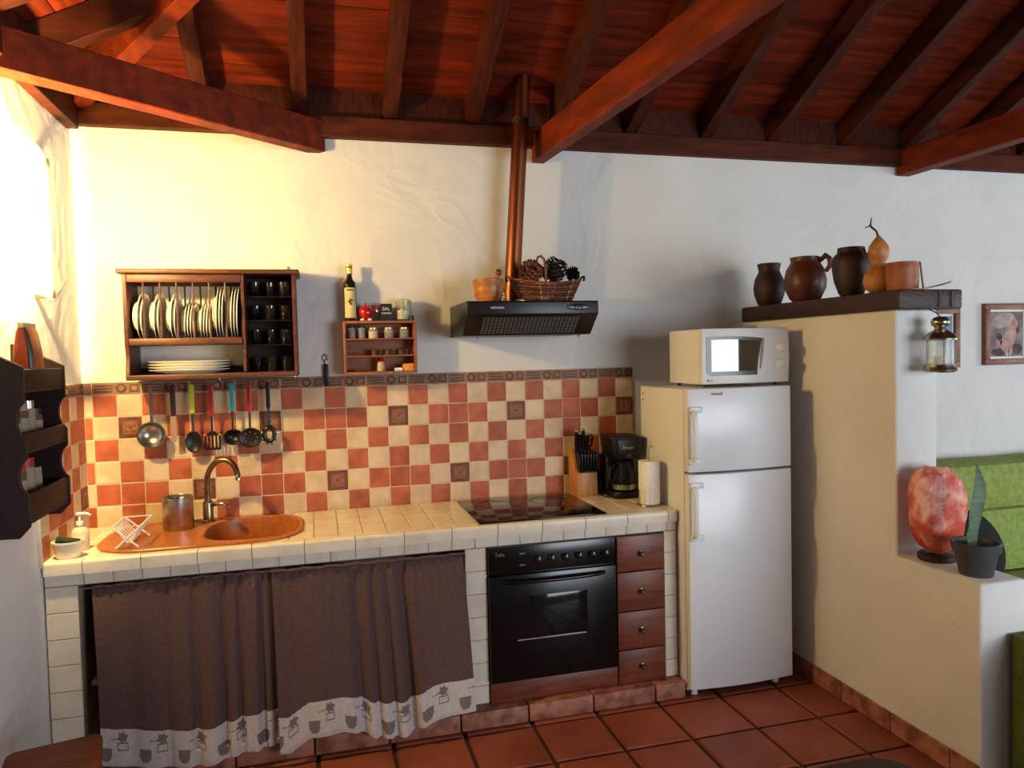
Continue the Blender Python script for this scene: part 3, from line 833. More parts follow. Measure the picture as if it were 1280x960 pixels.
for k in range(7):
    x = -.796 + .0655 * k + .063
    if k == 6: continue
    MB().cyl((x, RD + .010, 1.686), (x, RD + .010, 1.928), .0042, n=8).build('dowel', m_rackw, rk)
    MB().cyl((x + .006, -.030, 1.686), (x + .006, -.030, 1.928), .0042, n=8).build('dowel', m_rackw, rk)
for z in (1.648, 1.757, 1.862):
    MB().box(-.327, -.126, -.185, -.012, z, z + .006).build('glass_shelf', m_glassd, rk)
rail = MB().tube([(-.80, -.06, 1.498), (-.12, -.06, 1.498)], .004, 8)
for x in (-.79, -.46, -.13): rail.cyl((x, -.06, 1.498), (x, -.06, 1.511), .003, n=8)
rail.build('hook_rail', m_steel, rk)
# glasses in the dark compartment
m_tumb = M('dark_tumbler_glass', (20, 17, 16), rough=.05, spec=.6, coat=.6)
me_gl = MB().lathe((0, 0, 0), [(0, 0), (.020, 0), (.022, .003), (.027, .066), (.0255, .066), (.021, .008), (0, .006)], 18).mesh('drinking_glass', m_tumb)
for r, z in enumerate((1.5325, 1.6545, 1.7635, 1.8685)):
    for c in range(3):
        o = inst('drinking_glass', me_gl, None, (-.290 + .064 * c, -.10 - .02 * ((r + c) % 2), z))
        tag(o, 'dark drinking glass standing in the dish rack compartment', 'glass', 'glasses in the dish rack')
# standing plates
def plate_mesh(r, deep):
    return MB().lathe((0, 0, 0), [(0, 0), (r * .55, 0), (r * .60, -.003), (r * .64, .002), (r * .72, deep * .6), (r, deep), (r * .995, deep + .003), (r * .70, deep * .6 + .004), (r * .58, .0055), (0, .005)], 32, axis='x').mesh('plate', m_china)
def standing(me, r, x, z, lab, grp, tilt):
    o = inst('plate', me, None, (x, -.118, z + r * math.cos(tilt)), (0, tilt, 0))
    tag(o, lab, 'plate', grp)
me_m, me_s, me_l = plate_mesh(.100, .022), plate_mesh(.0775, .014), plate_mesh(.113, .016)
for g0 in (-.782, -.7165, -.651):
    for k in range(2): standing(me_m, .100, g0 + .015 * k, 1.6874, 'medium white soup plate standing in a dish rack slot', 'soup plates in the dish rack', .06)
for g0 in (-.592, -.5265):
    for k in range(4): standing(me_s, .0775, g0 + .0118 * k, 1.6872, 'small white dessert plate standing in a dish rack slot', 'dessert plates in the dish rack', .07)
for g0 in (-.461, -.4005):
    for k in range(3): standing(me_l, .113, g0 + .012 * k, 1.6864, 'large white dinner plate standing in a dish rack slot', 'dinner plates in the dish rack', .05)
me_pl = MB().lathe((0, 0, 0), [(0, 0), (.105, 0), (.11, .003), (.168, .016), (.170, .019), (.112, .007), (0, .004)], 40, sy=.56).mesh('platter', m_china)
for k in range(4):
    tag(inst('platter', me_pl, None, (-.575, -.115, 1.5325 + .0125 * k)), 'oval white platter in the stack on the dish rack bottom board', 'platter', 'stacked oval platters')
tag(MB().prism(rrect(-.31, -.115, .18, .09, .02), 'z', 1.983, 1.999).build('serving_tray', M('cream_tray', (232, 222, 196), rough=.4), bevel=.003), 'flat cream tray lying on top of the dish rack', 'tray')

# ---------------------------------------------------------------- hanging utensils
def hook(mb, x, y=-.06):
    mb.tube([(x, -.057, 1.502), (x, -.062, 1.5035), (x, y - .008, 1.500), (x, y - .009, 1.490), (x, y, 1.482), (x, y + .002, 1.487)], .0018, 6)
UY = -.062
def utensil(x, hmat, zt, zm, label, name, head):
    t = thing(name, (x, UY, 1.2), label, 'utensil')
    h = MB(); hook(h, x, UY + .002); h.build('hook', m_steel, t)
    MB().prism(rrect(x, (zt + zm) / 2, .0095, (zt - zm) / 2, .008, 4), 'y', UY - .005, UY + .005).build('handle', hmat, t, bevel=.002)
    head(t, x, zm)
    return t
def spoon_head(rx, rz, zc, flat=.35, holes=0):
    def f(t, x, zm):
        MB().cyl((x, UY, zm), (x, UY + .002, zc + rz * .9), .0052, n=8).build('shaft', m_blackm, t)
        mb = MB(); n, m = 24, 8; V = []; 
        for i in range(m + 1):
            q = i / m
            for k in range(n):
                a = 2 * math.pi * k / n; V.append((x + rx * q * math.cos(a), UY + .012 * flat * 3 * (1 - q * q), zc + rz * q * math.sin(a)))
        F = [(i * n + k, i * n + (k + 1) % n, (i + 1) * n + (k + 1) % n, (i + 1) * n + k) for i in range(1, m) for k in range(n)] + [tuple(n + k for k in range(n))]
        mb.add(V, F); o = mb.build('bowl', m_blackm, t)
        sm = o.modifiers.new('t', 'SOLIDIFY'); sm.thickness = .003
        for k in range(holes):
            a = 2 * math.pi * k / holes; r = .55
            MB().lathe((x + rx * r * math.cos(a), UY - .001 + .012 * flat * 3 * (1 - r * r), zc + rz * r * math.sin(a)), [(0, .0028), (.004, .0028), (.004, 0)], 8, axis='y').build('hole', m_decor, o)
    return f
def turner(t, x, zm):
    MB().cyl((x, UY, zm), (x, UY + .002, 1.262), .0052, n=8).build('shaft', m_blackm, t)
    mb = MB()
    mb.prism([(x - .012, 1.266), (x + .012, 1.266), (x + .03, 1.245), (x - .03, 1.245)], 'y', UY, UY + .003)
    for k in range(5): mb.box(x - .034 + .0152 * k, x - .034 + .0152 * k + .0085, UY, UY + .003, 1.190, 1.246)
    mb.box(x - .034, x + .0353, UY, UY + .003, 1.180, 1.191)
    mb.build('slotted_blade', m_blackm, t)
def pasta(t, x, zm):
    MB().cyl((x, UY, zm), (x, UY + .002, 1.275), .006, n=8).build('shaft', m_blackm, t)
    mb = MB(); pts = []
    for k in range(20):
        a = 2 * math.pi * k / 20; pts.append((x + .022 * math.cos(a), UY, 1.24 + .032 * math.sin(a)))
    mb.tube(pts, .010, 8, closed=True)
    for k in range(10):
        a = 2 * math.pi * k / 10
        mb.cyl((x + .03 * math.cos(a), UY - .004, 1.24 + .04 * math.sin(a)), (x + .036 * math.cos(a), UY - .02, 1.24 + .047 * math.sin(a)), .004, .0025, 6)
    mb.build('toothed_head', m_blackm, t)
# steel strainer ladle
t = thing('strainer_ladle', (-.75, UY, 1.2), 'shiny steel ladle with a round bowl hanging under the dish rack', 'utensil')
h = MB(); hook(h, -.75); h.build('hook', m_steel, t)
MB().box(-.757, -.743, UY - .001, UY + .001, 1.32, 1.484).build('handle', m_steel, t)
mb = MB().lathe((-.752, UY + .03, 1.262), [(0, 0), (.02, .002), (.04, .010), (.053, .026), (.056, .040), (.060, .041), (.060, .043), (.054, .043), (.050, .028), (.038, .013), (.02, .005), (0, .003)], 28, axis='y')
mb.build('bowl', m_steel, t)
t = thing('palette_spatula', (-.66, UY, 1.2), 'spatula with dark brown handle and thin blade hanging beside the steel ladle', 'utensil')
h = MB(); hook(h, -.66); h.build('hook', m_steel, t)
MB().prism(rrect(-.66, 1.412, .011, .070, .009, 4), 'y', UY - .006, UY + .006).build('handle', m_dark, t, bevel=.002)
MB().prism(rrect(-.661, 1.285, .013, .062, .012, 4), 'y', UY - .001, UY + .001).build('thin_blade', M('clear_spatula', (190, 150, 130), rough=.2, metal=.4), t)
utensil(-.580, m_lime, 1.482, 1.35, 'black serving spoon with lime green handle under the dish rack', 'serving_spoon', spoon_head(.036, .050, 1.222))
utensil(-.500, m_redp, 1.482, 1.335, 'black slotted turner with red handle under the dish rack', 'slotted_turner', turner)
utensil(-.411, m_turq, 1.482, 1.355, 'black ladle with turquoise handle under the dish rack', 'soup_ladle', spoon_head(.046, .037, 1.234, .8))
UY = -.078
utensil(-.335, m_redp, 1.482, 1.345, 'black perforated skimmer with red handle under the dish rack', 'skimmer', spoon_head(.053, .046, 1.230, .25, 8))
UY = -.062
utensil(-.253, m_blackm, 1.482, 1.36, 'all-black pasta fork with toothed head under the dish rack', 'pasta_fork', pasta)
# bottle opener on the wall
t = thing('bottle_opener', (.012, -.01, 1.45), 'black-handled opener hanging on the wall left of the spice rack', 'opener')
mb = MB().tube([(.012 + .010 * math.cos(a), -.012, 1.588 + .014 * math.sin(a)) for a in [2 * math.pi * k / 16 for k in range(16)]], .0028, 8, closed=True)
mb.cyl((.012, -.012, 1.575), (.012, -.012, 1.55), .004, n=8); mb.build('steel_loop', m_steel, t)
MB().prism([(.002, 1.558), (.022, 1.558), (.026, 1.50), (.028, 1.452), (.004, 1.452), (.001, 1.50)], 'y', -.022, -.006).build('grip', m_blackm, t, bevel=.004)
MB().cyl((.012, 0, 1.605), (.012, -.016, 1.605), .0025, n=8).build('nail', m_steel, t)

# ---------------------------------------------------------------- spice rack
sr = thing('spice_rack', (.266, -.06, 1.505), 'small open wooden spice rack with three shelves on the white wall', 'spice rack')
SX0, SX1, SD = .094, .437, -.115
MB().box(SX0, SX0 + .012, SD, 0, 1.505, 1.757).build('side_panel', m_spicew, sr, bevel=.002)
MB().box(SX1 - .012, SX1, SD, 0, 1.505, 1.757).build('side_panel', m_spicew, sr, bevel=.002)
for z in (1.745, 1.668, 1.588, 1.505):
    MB().box(SX0 + .012, SX1 - .012, SD, -.006, z, z + (.012 if z in (1.745, 1.505) else .006)).build('shelf', m_spicew, sr, bevel=.0015)
MB().box(SX0 + .012, SX1 - .012, -.006, 0, 1.517, 1.745).build('back_panel', m_spicew, sr)
# olive oil bottle
ob = thing('oil_bottle', (.133, -.06, 1.757), 'tall dark olive oil bottle with cream label on top of the spice rack', 'bottle')
MB().lathe((.133, -.06, 1.757), [(0, 0), (.029, 0), (.031, .003), (.031, .17), (.028, .185), (.016, .20), (.0125, .215), (.0125, .25), (.015, .252), (.015, .262), (0, .262)], 24).build('glass_body', m_oil, ob)
MB().lathe((.133, -.06, 1.757 + .225), [(.0132, 0), (.0138, .0), (.0152, .038), (.0152, .043), (0, .043)], 20).build('cap_sleeve', M('gold_foil', (200, 176, 84), rough=.3, metal=.6), ob)
lb = MB(); V = []; 
for k in range(13):
    a = -math.pi / 2 - .95 + 1.9 * k / 12
    for z in (.016, .158): V.append((.133 + .0316 * math.cos(a), -.06 + .0316 * math.sin(a), 1.757 + z))
lb.add(V, [(2 * k, 2 * k + 2, 2 * k + 3, 2 * k + 1) for k in range(12)])
lo = lb.build('label', m_foil, ob)
m_olive = M('olive_print', (74, 70, 30), rough=.7)
for (dx, z, r) in ((-.004, .092, .007), (.006, .098, .006), (.002, .082, .006), (-.001, .104, .004)):
    MB().sphere((.133 + dx, -.0918, 1.757 + z), r, 8, 6, 0, (1, .06, 1)).build('olive_print', m_olive, lo)
MB().box(.117, .149, -.0925, -.0915, 1.757 + .144, 1.757 + .150).build('title_print', m_olive, lo)
# red hen-like egg timer: round body on small white feet
rf = thing('red_ornament', (.205, -.06, 1.757), 'round glossy red ornament with white feet between bottle and black tin', 'ornament')
MB().sphere((.205, -.06, 1.757 + .042), .034, 20, 14, 0, (1, .95, 1.05)).build('round_body', m_red, rf)
for s in (-1, 1):
    MB().sphere((.205 + s * .018, -.072, 1.757 + .007), .011, 12, 8, 0, (1, 1.2, .62)).build('foot', m_china, rf)
MB().tube([(.235, -.06, 1.757 + .05), (.252, -.06, 1.757 + .055), (.262, -.06, 1.757 + .066)], [.008, .006, .007], 10).build('spout', m_red, rf)
MB().sphere((.257, -.072, 1.757 + .048), .006, 10, 8).build('white_tip', m_china, rf)
MB().sphere((.203, -.06, 1.757 + .081), .007, 10, 8).build('top_knob', m_red, rf)
# black tin
bt = thing('black_tin', (.300, -.06, 1.757), 'square black tin with white handwritten lettering on the spice rack', 'tin')
MB().box(.273, .327, -.088, -.035, 1.757, 1.757 + .082).build('tin_body', M('slate_black', (22, 20, 20), rough=.6), bt, bevel=.003)
text('lettering', 'SAL', .022, (.298, -.0886, 1.757 + .050), m_china, bt)
text('lettering', 'MARINA', .0125, (.300, -.0886, 1.757 + .032), m_china, bt)
# glass canister
gc = thing('glass_canister', (.385, -.06, 1.757), 'clear glass canister half full of white powder on the spice rack', 'jar')
MB().lathe((.385, -.06, 1.757), [(0, 0), (.036, 0), (.038, .003), (.038, .095), (.036, .098), (.036, .094), (.0355, .006), (0, .006)], 24).build('glass', m_glass, gc)
MB().lathe((.385, -.06, 1.757 + .007), [(0, 0), (.0345, 0), (.0345, .042), (0, .050)], 24).build('powder', M('white_powder', (236, 228, 206), rough=.9), gc)
MB().lathe((.385, -.06, 1.757 + .098), [(0, 0), (.030, 0), (.030, .006), (.008, .008), (.008, .016), (0, .017)], 18).build('lid', m_glass, gc)
tag(MB().lathe((.4185, -.096, 1.757), [(0, 0), (.010, 0), (.012, .010), (.009, .022), (0, .025)], 12).build('pepper_shaker', m_potd), 'tiny dark shaker standing in front of the glass canister', 'shaker')
# jars on the upper shelf
def jar(x, y, z, r, h, fill, lid, frac, label, cat='jar', group=None, name='spice_jar'):
    t = thing(name, (x, y, z), label, cat, group)
    MB().lathe((x, y, z), [(0, 0), (r * .94, 0), (r, .003), (r, h * .78), (r * .86, h * .86), (r * .86, h * .9)], 18).build('glass', M('jar_glass_thin', (236, 232, 222), rough=.06, spec=.6, alpha=.25), t)
    MB().lathe((x, y, z + .002), [(0, 0), (r * .9, 0), (r * .9, h * frac), (0, h * frac)], 16).build('contents', fill, t)
    MB().lathe((x, y, z + h * .86), [(0, 0), (r * .98, 0), (r * .98, h * .14), (0, h * .14)], 18).build('lid', lid, t)
    return t
f_pink = M('pink_salt', (186, 130, 112), (150, 96, 84), 90, .9); f_pale = M('pale_spice', (206, 186, 146), (178, 156, 116), 90, .9)
f_dark = M('dark_spice', (58, 42, 26), (38, 28, 18), 90, .9); f_herb = M('herb', (86, 84, 48), (62, 60, 34), 90, .9)
l_gold = M('gold_lid', (206, 180, 110), rough=.3, metal=.7)
jar(.136, -.06, 1.674, .0175, .062, f_pink, m_blackm, .62, 'black-lidded jar of pinkish spice at the left end of the rack shelf')
jar(.181, -.06, 1.674, .0175, .062, f_herb, m_blackm, .60, 'black-lidded jar of greenish herb next to the pinkish spice')
jar(.236, -.06, 1.674, .0225, .052, f_pale, l_gold, .66, 'gold-lidded jar of pale spice in the middle of the rack shelf')
jar(.310, -.06, 1.674, .0215, .052, f_dark, l_gold, .50, 'gold-lidded jar of dark spice beside an empty gap')
jar(.384, -.06, 1.674, .0215, .052, f_dark, l_gold, .48, 'gold-lidded jar of dark spice next to the rack side panel')
for k in range(6):
    x = .240 + .0318 * k
    tn = thing('spice_tin', (x, -.06, 1.594), 'tiny dark spice pot in the row on the middle rack shelf', 'pot', 'spice pots on the middle shelf')
    MB().lathe((x, -.06, 1.594), [(0, 0), (.0135, 0), (.014, .002), (.014, .021), (0, .021)], 14).build('pot_body', f_dark if k % 2 else f_herb, tn)
    MB().lathe((x, -.06, 1.615), [(0, 0), (.0148, 0), (.0148, .006), (0, .006)], 14).build('cap', m_rackd, tn)
ss = thing('salt_shaker', (.268, -.06, 1.517), 'salt shaker with red cap and pale body on the lowest rack shelf', 'shaker')
mb = MB().lathe((.268, -.06, 1.517), [(0, 0), (.015, 0), (.018, .004), (.016, .045), (0, .045)], 16); mb.build('shaker_body', f_pale, ss)
MB().lathe((.268, -.06, 1.562), [(0, 0), (.018, 0), (.018, .010), (.010, .020), (0, .021)], 16).build('cap', m_red, ss)
tag(MB().prism(rrect(.350, 1.5245, .018, .0075, .004), 'y', -.085, -.04).build('white_packet', m_china, bevel=.001), 'flat small white packet on the lowest rack shelf', 'packet')
tag(MB().prism(rrect(.398, 1.534, .025, .017, .006), 'y', -.095, -.03).build('orange_packet', M('orange_packet', (230, 160, 50), (206, 120, 30), 30, .5)), 'crumpled orange packet on the lowest rack shelf', 'packet')
tag(MB().lathe((.125, -.06, 1.517), [(0, 0), (.020, 0), (.021, .004), (.018, .009), (0, .008)], 16).build('small_dish', m_potr), 'flat dark red dish at the end of the lowest rack shelf', 'dish')

# ---------------------------------------------------------------- cooker hood, flue
hd = thing('cooker_hood', (.935, -.2, 1.67), 'black slim cooker hood mounted on the white wall', 'cooker hood')
prof = [(0, 1.825), (-.42, 1.825), (-.425, 1.82), (-.425, 1.765), (-.315, 1.672), (0, 1.672)]
MB().prism(prof, 'x', .622, 1.246).build('hood_body', m_hood, hd, bevel=.003)
# sloping grille: local frame on the slanted face
A = Vector((0, -.425, 1.765)); B = Vector((0, -.315, 1.672)); dd = (B - A).normalized(); nn = Vector((0, dd.z, -dd.y))
if nn.y > 0: nn = -nn
mb = MB()
for i in range(25):
    for j in range(9):
        x = .70 + i * .0185; p = A + dd * (.022 + j * .0125) + nn * .0006; q = p + dd * .008
        mb.add([(x, p.y, p.z), (x + .0135, p.y, p.z), (x + .0135, q.y, q.z), (x, q.y, q.z)], [(0, 1, 2, 3)])
gr = mb.build('filter_grille', M('grille_grey', (120, 116, 112), rough=.45, metal=.3), hd, smooth=False); gr['kind'] = 'stuff'
text('brand_mark', 'MEPAMSA', .0145, (.762, -.4256, 1.789), M('silver_print', (170, 168, 166), rough=.4), hd, bold=.0004)
sw = MB().sphere((1.145, -.424, 1.796), .06, 24, 10, 0, (1, .06, .26)).build('switch_panel', m_black, hd)
MB().tube([(1.145 + .052 * math.cos(a), -.4285, 1.796 + .012 * math.sin(a)) for a in [math.pi * k / 12 for k in range(13)]], .0014, 6).build('bright_trim', m_chrome, sw)  # chrome arc modelled in place of the highlight on the panel's upper edge
for k in range(3): MB().box(1.125 + .016 * k, 1.137 + .016 * k, -.4296, -.427, 1.790, 1.800).build('switch', m_blackm, sw, bevel=.001)
for x in (.70, 1.19): MB().cyl((x, -.30, 1.673), (x, -.30, 1.660), .006, n=8).build('screw', m_steel, hd)
fp = thing('flue_pipe', (.902, -.145, 1.826), 'copper-coloured round flue pipe rising from the cooker hood to the ceiling', 'pipe')
MB().tube([(.902, -.145, 1.826), (.945, -.145, 2.40), (.985, -.145, 2.93)], .039, 28).build('tube', m_copper, fp)
MB().lathe((.968, -.145, 2.70), [(.040, 0), (.0425, 0), (.0425, .03), (.040, .03)], 28).build('collar', m_dark, fp)

# things on the hood
mt = thing('mortar', (.752, -.30, 1.826), 'turned wooden mortar standing on the cooker hood', 'mortar')
MB().lathe((.752, -.30, 1.826), [(0, 0), (.056, 0), (.058, .006), (.055, .012), (.067, .030), (.071, .060), (.071, .085), (.073, .088), (.073, .104), (.070, .107), (.063, .106), (.060, .06), (.03, .03), (0, .028)], 32).build('bowl', m_mort, mt)
ps = thing('pestle', (.775, -.30, 1.86), 'turned wooden pestle with dark knob leaning in the mortar', 'pestle')
MB().tube([(.755, -.295, 1.864), (.775, -.30, 1.915), (.795, -.305, 1.955)], [.015, .010, .009], 12).build('shaft', m_mort, ps)
MB().sphere((.800, -.306, 1.965), .0145, 14, 10, 0, (1, 1, 1.15)).build('knob', m_potr, ps)
# basket: woven coils around stakes
bk = thing('wicker_basket', (1.03, -.30, 1.826), 'oval dark wicker basket on the cooker hood', 'basket')
for k in range(8):
    s = k / 7; hx, hy = .125 + .047 * s, .065 + .025 * s; pts = []
    for i in range(48):
        a = 2 * math.pi * i / 48; wv = .003 * math.sin(12 * a + (k % 2) * math.pi)
        pts.append((1.03 + (hx + wv) * math.cos(a), -.30 + (hy + wv) * math.sin(a), 1.834 + .0125 * k + .012 * s * math.cos(2 * a)))
    MB().tube(pts, .0052, 6, closed=True).build('woven_coil', m_wick if k % 2 == 0 else M('wicker_mid', (140, 86, 54), (110, 62, 38), 30, .6), bk)
for i in range(12):
    a = 2 * math.pi * i / 12 + .2; pts = []
    for k in range(5):
        s = k / 4; pts.append((1.03 + (.125 + .050 * s) * math.cos(a), -.30 + (.065 + .028 * s) * math.sin(a), 1.829 + .1 * s))
    MB().tube(pts, .004, 6).build('stake', m_wickl if i in (8, 10) else m_wick, bk)
MB().lathe((1.03, -.30, 1.8265), [(0, 0), (.128, 0), (.128, .006), (0, .006)], 32, sy=.52).build('base', m_wick, bk)
for s in (-1, 1):
    pts = [(1.03 + s * (.178 + .012 * math.sin(a)), -.30 + .035 * math.cos(a), 1.925 + .022 * math.sin(a)) for a in [math.pi * k / 10 for k in range(11)]]
    MB().tube(pts, .006, 6).build('handle', m_wick, bk)
def cone(name, c, r, h, mat, label, axis, n=70, petal=.03, core=None):
    t = thing(name, c, label, 'dried plant')
    q = Vector((0, 0, 1)).rotation_difference(Vector(axis).normalized()).to_matrix()
    (MB().sphere(c, r * .72, 12, 8, 0, (1, 1, h / r))).build('core', core or mat, t)
    mb = MB(); ga = 2.39996
    for k in range(n):
        s = (k + .5) / n; zz = (s - .5) * 2 * h * .92; rr = r * math.sqrt(max(.05, 1 - (s * 2 - 1) ** 2 * .85)) * .8; a = ga * k
        o = Vector((rr * math.cos(a), rr * math.sin(a), zz)); out = Vector((math.cos(a), math.sin(a), .55)).normalized(); tn = Vector((-math.sin(a), math.cos(a), 0))
        tip = o + out * petal; up = out.cross(tn) * petal * .35
        st = len(mb.v)
        mb.add([o - tn * petal * .50, o + tn * petal * .50, tip + tn * petal * .42, tip - tn * petal * .42, (o + tip) / 2 + up],
               [(0, 1, 4), (1, 2, 4), (2, 3, 4), (3, 0, 4), (3, 2, 1, 0)])
    mb.v = [tuple(q @ Vector(v) + Vector(c)) for v in mb.v]
    o = mb.build('scales', mat, t, smooth=False); o['kind'] = 'stuff'
    return t
cone('dried_artichoke', (.953, -.305, 1.962), .042, .046, m_dried, 'reddish dried artichoke head resting in the wicker basket', (.1, -.8, .5), 50, .028, m_cone)
cone('pine_cone', (1.068, -.312, 1.970), .055, .060, m_cone, 'big dark pine cone resting in the wicker basket', (.4, -.2, .8), 80, .022)
cone('pine_cone', (1.166, -.285, 1.960), .028, .030, m_cone, 'smaller dark pine cone at the basket handle side', (.9, -.1, .3), 60, .018)
MB_ = MB().tube([(1.012, -.352, 1.86), (1.013, -.362, 1.93), (1.012, -.366, 1.985), (1.004, -.364, 2.022), (.991, -.360, 2.036), (.977, -.355, 2.030), (.972, -.352, 2.014)], [.005, .006, .006, .006, .006, .006, .004], 8)
tag(MB_.build('dried_twig', m_dried), 'curled dried twig arching over the artichoke in the basket', 'twig')
# tiny lattice tower ornament
et = thing('tower_ornament', (.797, -.395, 1.826), 'tiny metal lattice tower ornament in front of the mortar', 'ornament')
mb = MB()
for sx in (-1, 1):
    for sy in (-1, 1):
        mb.tube([(.797 + sx * .016, -.395 + sy * .016, 1.826), (.797 + sx * .008, -.395 + sy * .008, 1.848), (.797 + sx * .003, -.395 + sy * .003, 1.872), (.797, -.395, 1.905)], [.0028, .0024, .002, .0012], 6)
mb.build('legs', m_brass, et)
for z, r in ((1.840, .0125), (1.856, .008)): MB().box(.797 - r, .797 + r, -.395 - r, -.395 + r, z, z + .0035).build('platform', m_brass, et)
tag(MB().prism([(.850, 1.826), (.900, 1.826), (.893, 1.832), (.884, 1.843), (.872, 1.838), (.858, 1.832)], 'y', -.405, -.385).build('small_figurine', m_brass, bevel=.003), 'little brass figurine lying in front of the wicker basket', 'ornament')

# ---------------------------------------------------------------- things on the right end of the counter
kb = thing('knife_block', (1.275, -.10, CT), 'beech knife block with black front insert on the counter', 'knife block')
MB().prism([(-.155, CT), (-.03, CT), (-.012, 1.075), (-.075, 1.088), (-.120, .985), (-.150, .975)], 'x', 1.222, 1.332).build('wood_block', m_knifew, kb, bevel=.003)
MB().prism([(-.152, .975), (-.120, .985), (-.076, 1.085), (-.12, 1.082), (-.155, 1.070)], 'x', 1.236, 1.330).build('slot_insert', m_blackm, kb, bevel=.003)
for k in range(6):
    x = 1.243 + .0155 * k
    MB().prism([(-.163, .985), (-.153, .985), (-.150, 1.07), (-.158, 1.078), (-.166, 1.07)], 'x', x, x + .010).build('steak_knife_handle', m_black, kb, bevel=.002)
for k, (x, h) in enumerate(((1.240, 1.185), (1.258, 1.172), (1.277, 1.190), (1.296, 1.165))):
    o = MB().tube([(x, -.10, 1.07), (x - .003, -.105, 1.12), (x - .004, -.118, h)], [.008, .0095, .0085], 10).build('knife_handle', m_black, kb)
    MB().sphere((x - .004, -.119, h), .009, 10, 8).build('steel_cap', m_steel, o)
for s in (0, 1):
    c = (1.312 + .004 * s, -.10 - .004 * s, 1.122 + .022 * s)
    MB().tube([(c[0] + .013 * math.cos(a), c[1] - .004 * math.sin(a), c[2] + .019 * math.sin(a)) for a in [2 * math.pi * k / 16 for k in range(16)]], .0042, 8, closed=True).build('scissor_loop', m_black, kb)
MB().cyl((1.312, -.10, 1.075), (1.312, -.10, 1.105), .005, n=8).build('scissor_shank', m_black, kb)
# wall socket
so = thing('power_socket', (1.40, -.012, .89), 'grey wall socket with black plug behind the coffee maker', 'socket')
MB().prism(rrect(1.395, .915, .04, .042, .006), 'y', -.020, -.0065).build('plate', M('grey_plastic', (128, 122, 112), rough=.5), so, bevel=.002)
MB().lathe((1.382, -.020, .935), [(0, .03), (.014, .03), (.018, .02), (.019, 0), (0, 0)], 16, axis='y').build('plug', m_blackm, so)
# coffee maker
cm = thing('coffee_maker', (1.455, -.17, CT), 'black drip coffee maker with glass jug beside the fridge', 'coffee maker')
cx, cy = 1.450, -.185
MB().prism(rrect(cx, cy, .078, .10, .03), 'z', CT + .001, CT + .03).build('base', m_blackm, cm, bevel=.004)
MB().prism(rrect(cx, cy + .062, .074, .036, .02), 'z', CT + .03, CT + .22).build('column', m_blackm, cm, bevel=.003)
mb = MB(); lo_ = rrect(cx, cy, .070, .092, .03); hi = rrect(cx, cy, .086, .10, .034); n = len(lo_)
V = [(x, y, CT + .195) for x, y in lo_] + [(x, y, CT + .295) for x, y in hi]
mb.add(V, [tuple(range(n - 1, -1, -1)), tuple(range(n, 2 * n))] + [(k, (k + 1) % n, n + (k + 1) % n, n + k) for k in range(n)])
hs = mb.build('filter_housing', m_blackm, cm, bevel=.004)
MB().prism(rrect(cx, cy, .088, .102, .034), 'z', CT + .293, CT + .305).build('lid', m_blackm, cm, bevel=.004)
text('brand_mark', 'Braun', .024, (cx - .005, cy - .0975, CT + .247), M('silver_print', (170, 168, 166), rough=.4), cm)
MB().sphere((cx, cy - .082, CT + .212), .03, 16, 10, 0, (1, .5, .55)).build('drip_spout', M('smoked_grey', (60, 58, 58), rough=.25), cm)
jg = MB().lathe((cx, cy - .022, CT + .033), [(0, 0), (.05, 0), (.056, .008), (.060, .045), (.056, .09), (.046, .125), (.044, .14), (.046, .148), (0, .148)], 28).build('glass_jug', m_glassd, cm)
MB().lathe((cx, cy - .022, CT + .040), [(.0585, 0), (.0605, .0), (.0615, .025), (.060, .025)], 28).build('steel_band', m_steel, jg)
MB().tube([(cx - .04, cy - .035, CT + .165), (cx - .085, cy - .055, CT + .155), (cx - .092, cy - .058, CT + .10), (cx - .058, cy - .045, CT + .075)], .0075, 8).build('handle', m_blackm, jg)
MB().tube([(1.382, -.051, .935), (1.362, -.09, .88), (1.352, -.13, CT + .006), (1.345, -.20, CT + .005), (1.375, -.24, CT + .006)], .0035, 8).build('power_cord', m_blackm, cm)
# paper towel
pt = thing('paper_towel_roll', (1.476, -.452, CT), 'white paper towel roll on the counter next to the fridge', 'paper towel')
MB().lathe((1.476, -.452, CT + .008), [(.018, 0), (.048, 0), (.050, .004), (.050, .200), (.048, .203), (.018, .203), (.018, 0)], 32).build('roll', m_paper, pt)
MB().prism([(1.436, CT + .010), (1.452, CT + .010), (1.450, CT + .095), (1.438, CT + .095)], 'y', -.500, -.496).build('loose_sheet', m_paper, pt)
th = thing('towel_holder', (1.476, -.452, CT), 'steel wire stand inside the paper towel roll', 'towel holder')
mb = MB(); mb.tube([(1.476 + .058 * math.cos(a), -.452 + .058 * math.sin(a), CT + .0035) for a in [2 * math.pi * k / 28 for k in range(28)]], .003, 8, closed=True)
mb.tube([(1.418, -.452, CT + .0035), (1.534, -.452, CT + .0035)], .003, 8)
mb.build('base_ring', m_steel, th)
MB().tube([(1.476, -.452, CT + .004), (1.476, -.452, CT + .265), (1.480, -.452, CT + .278), (1.488, -.452, CT + .282), (1.494, -.452, CT + .272)], .003, 8).build('centre_rod', m_steel, th)
for s in (-1, 1): MB().tube([(1.476 + s * .056, -.458, CT + .004), (1.476 + s * .060, -.47, CT + .08)], .0025, 8).build('side_arm', m_steel, th)

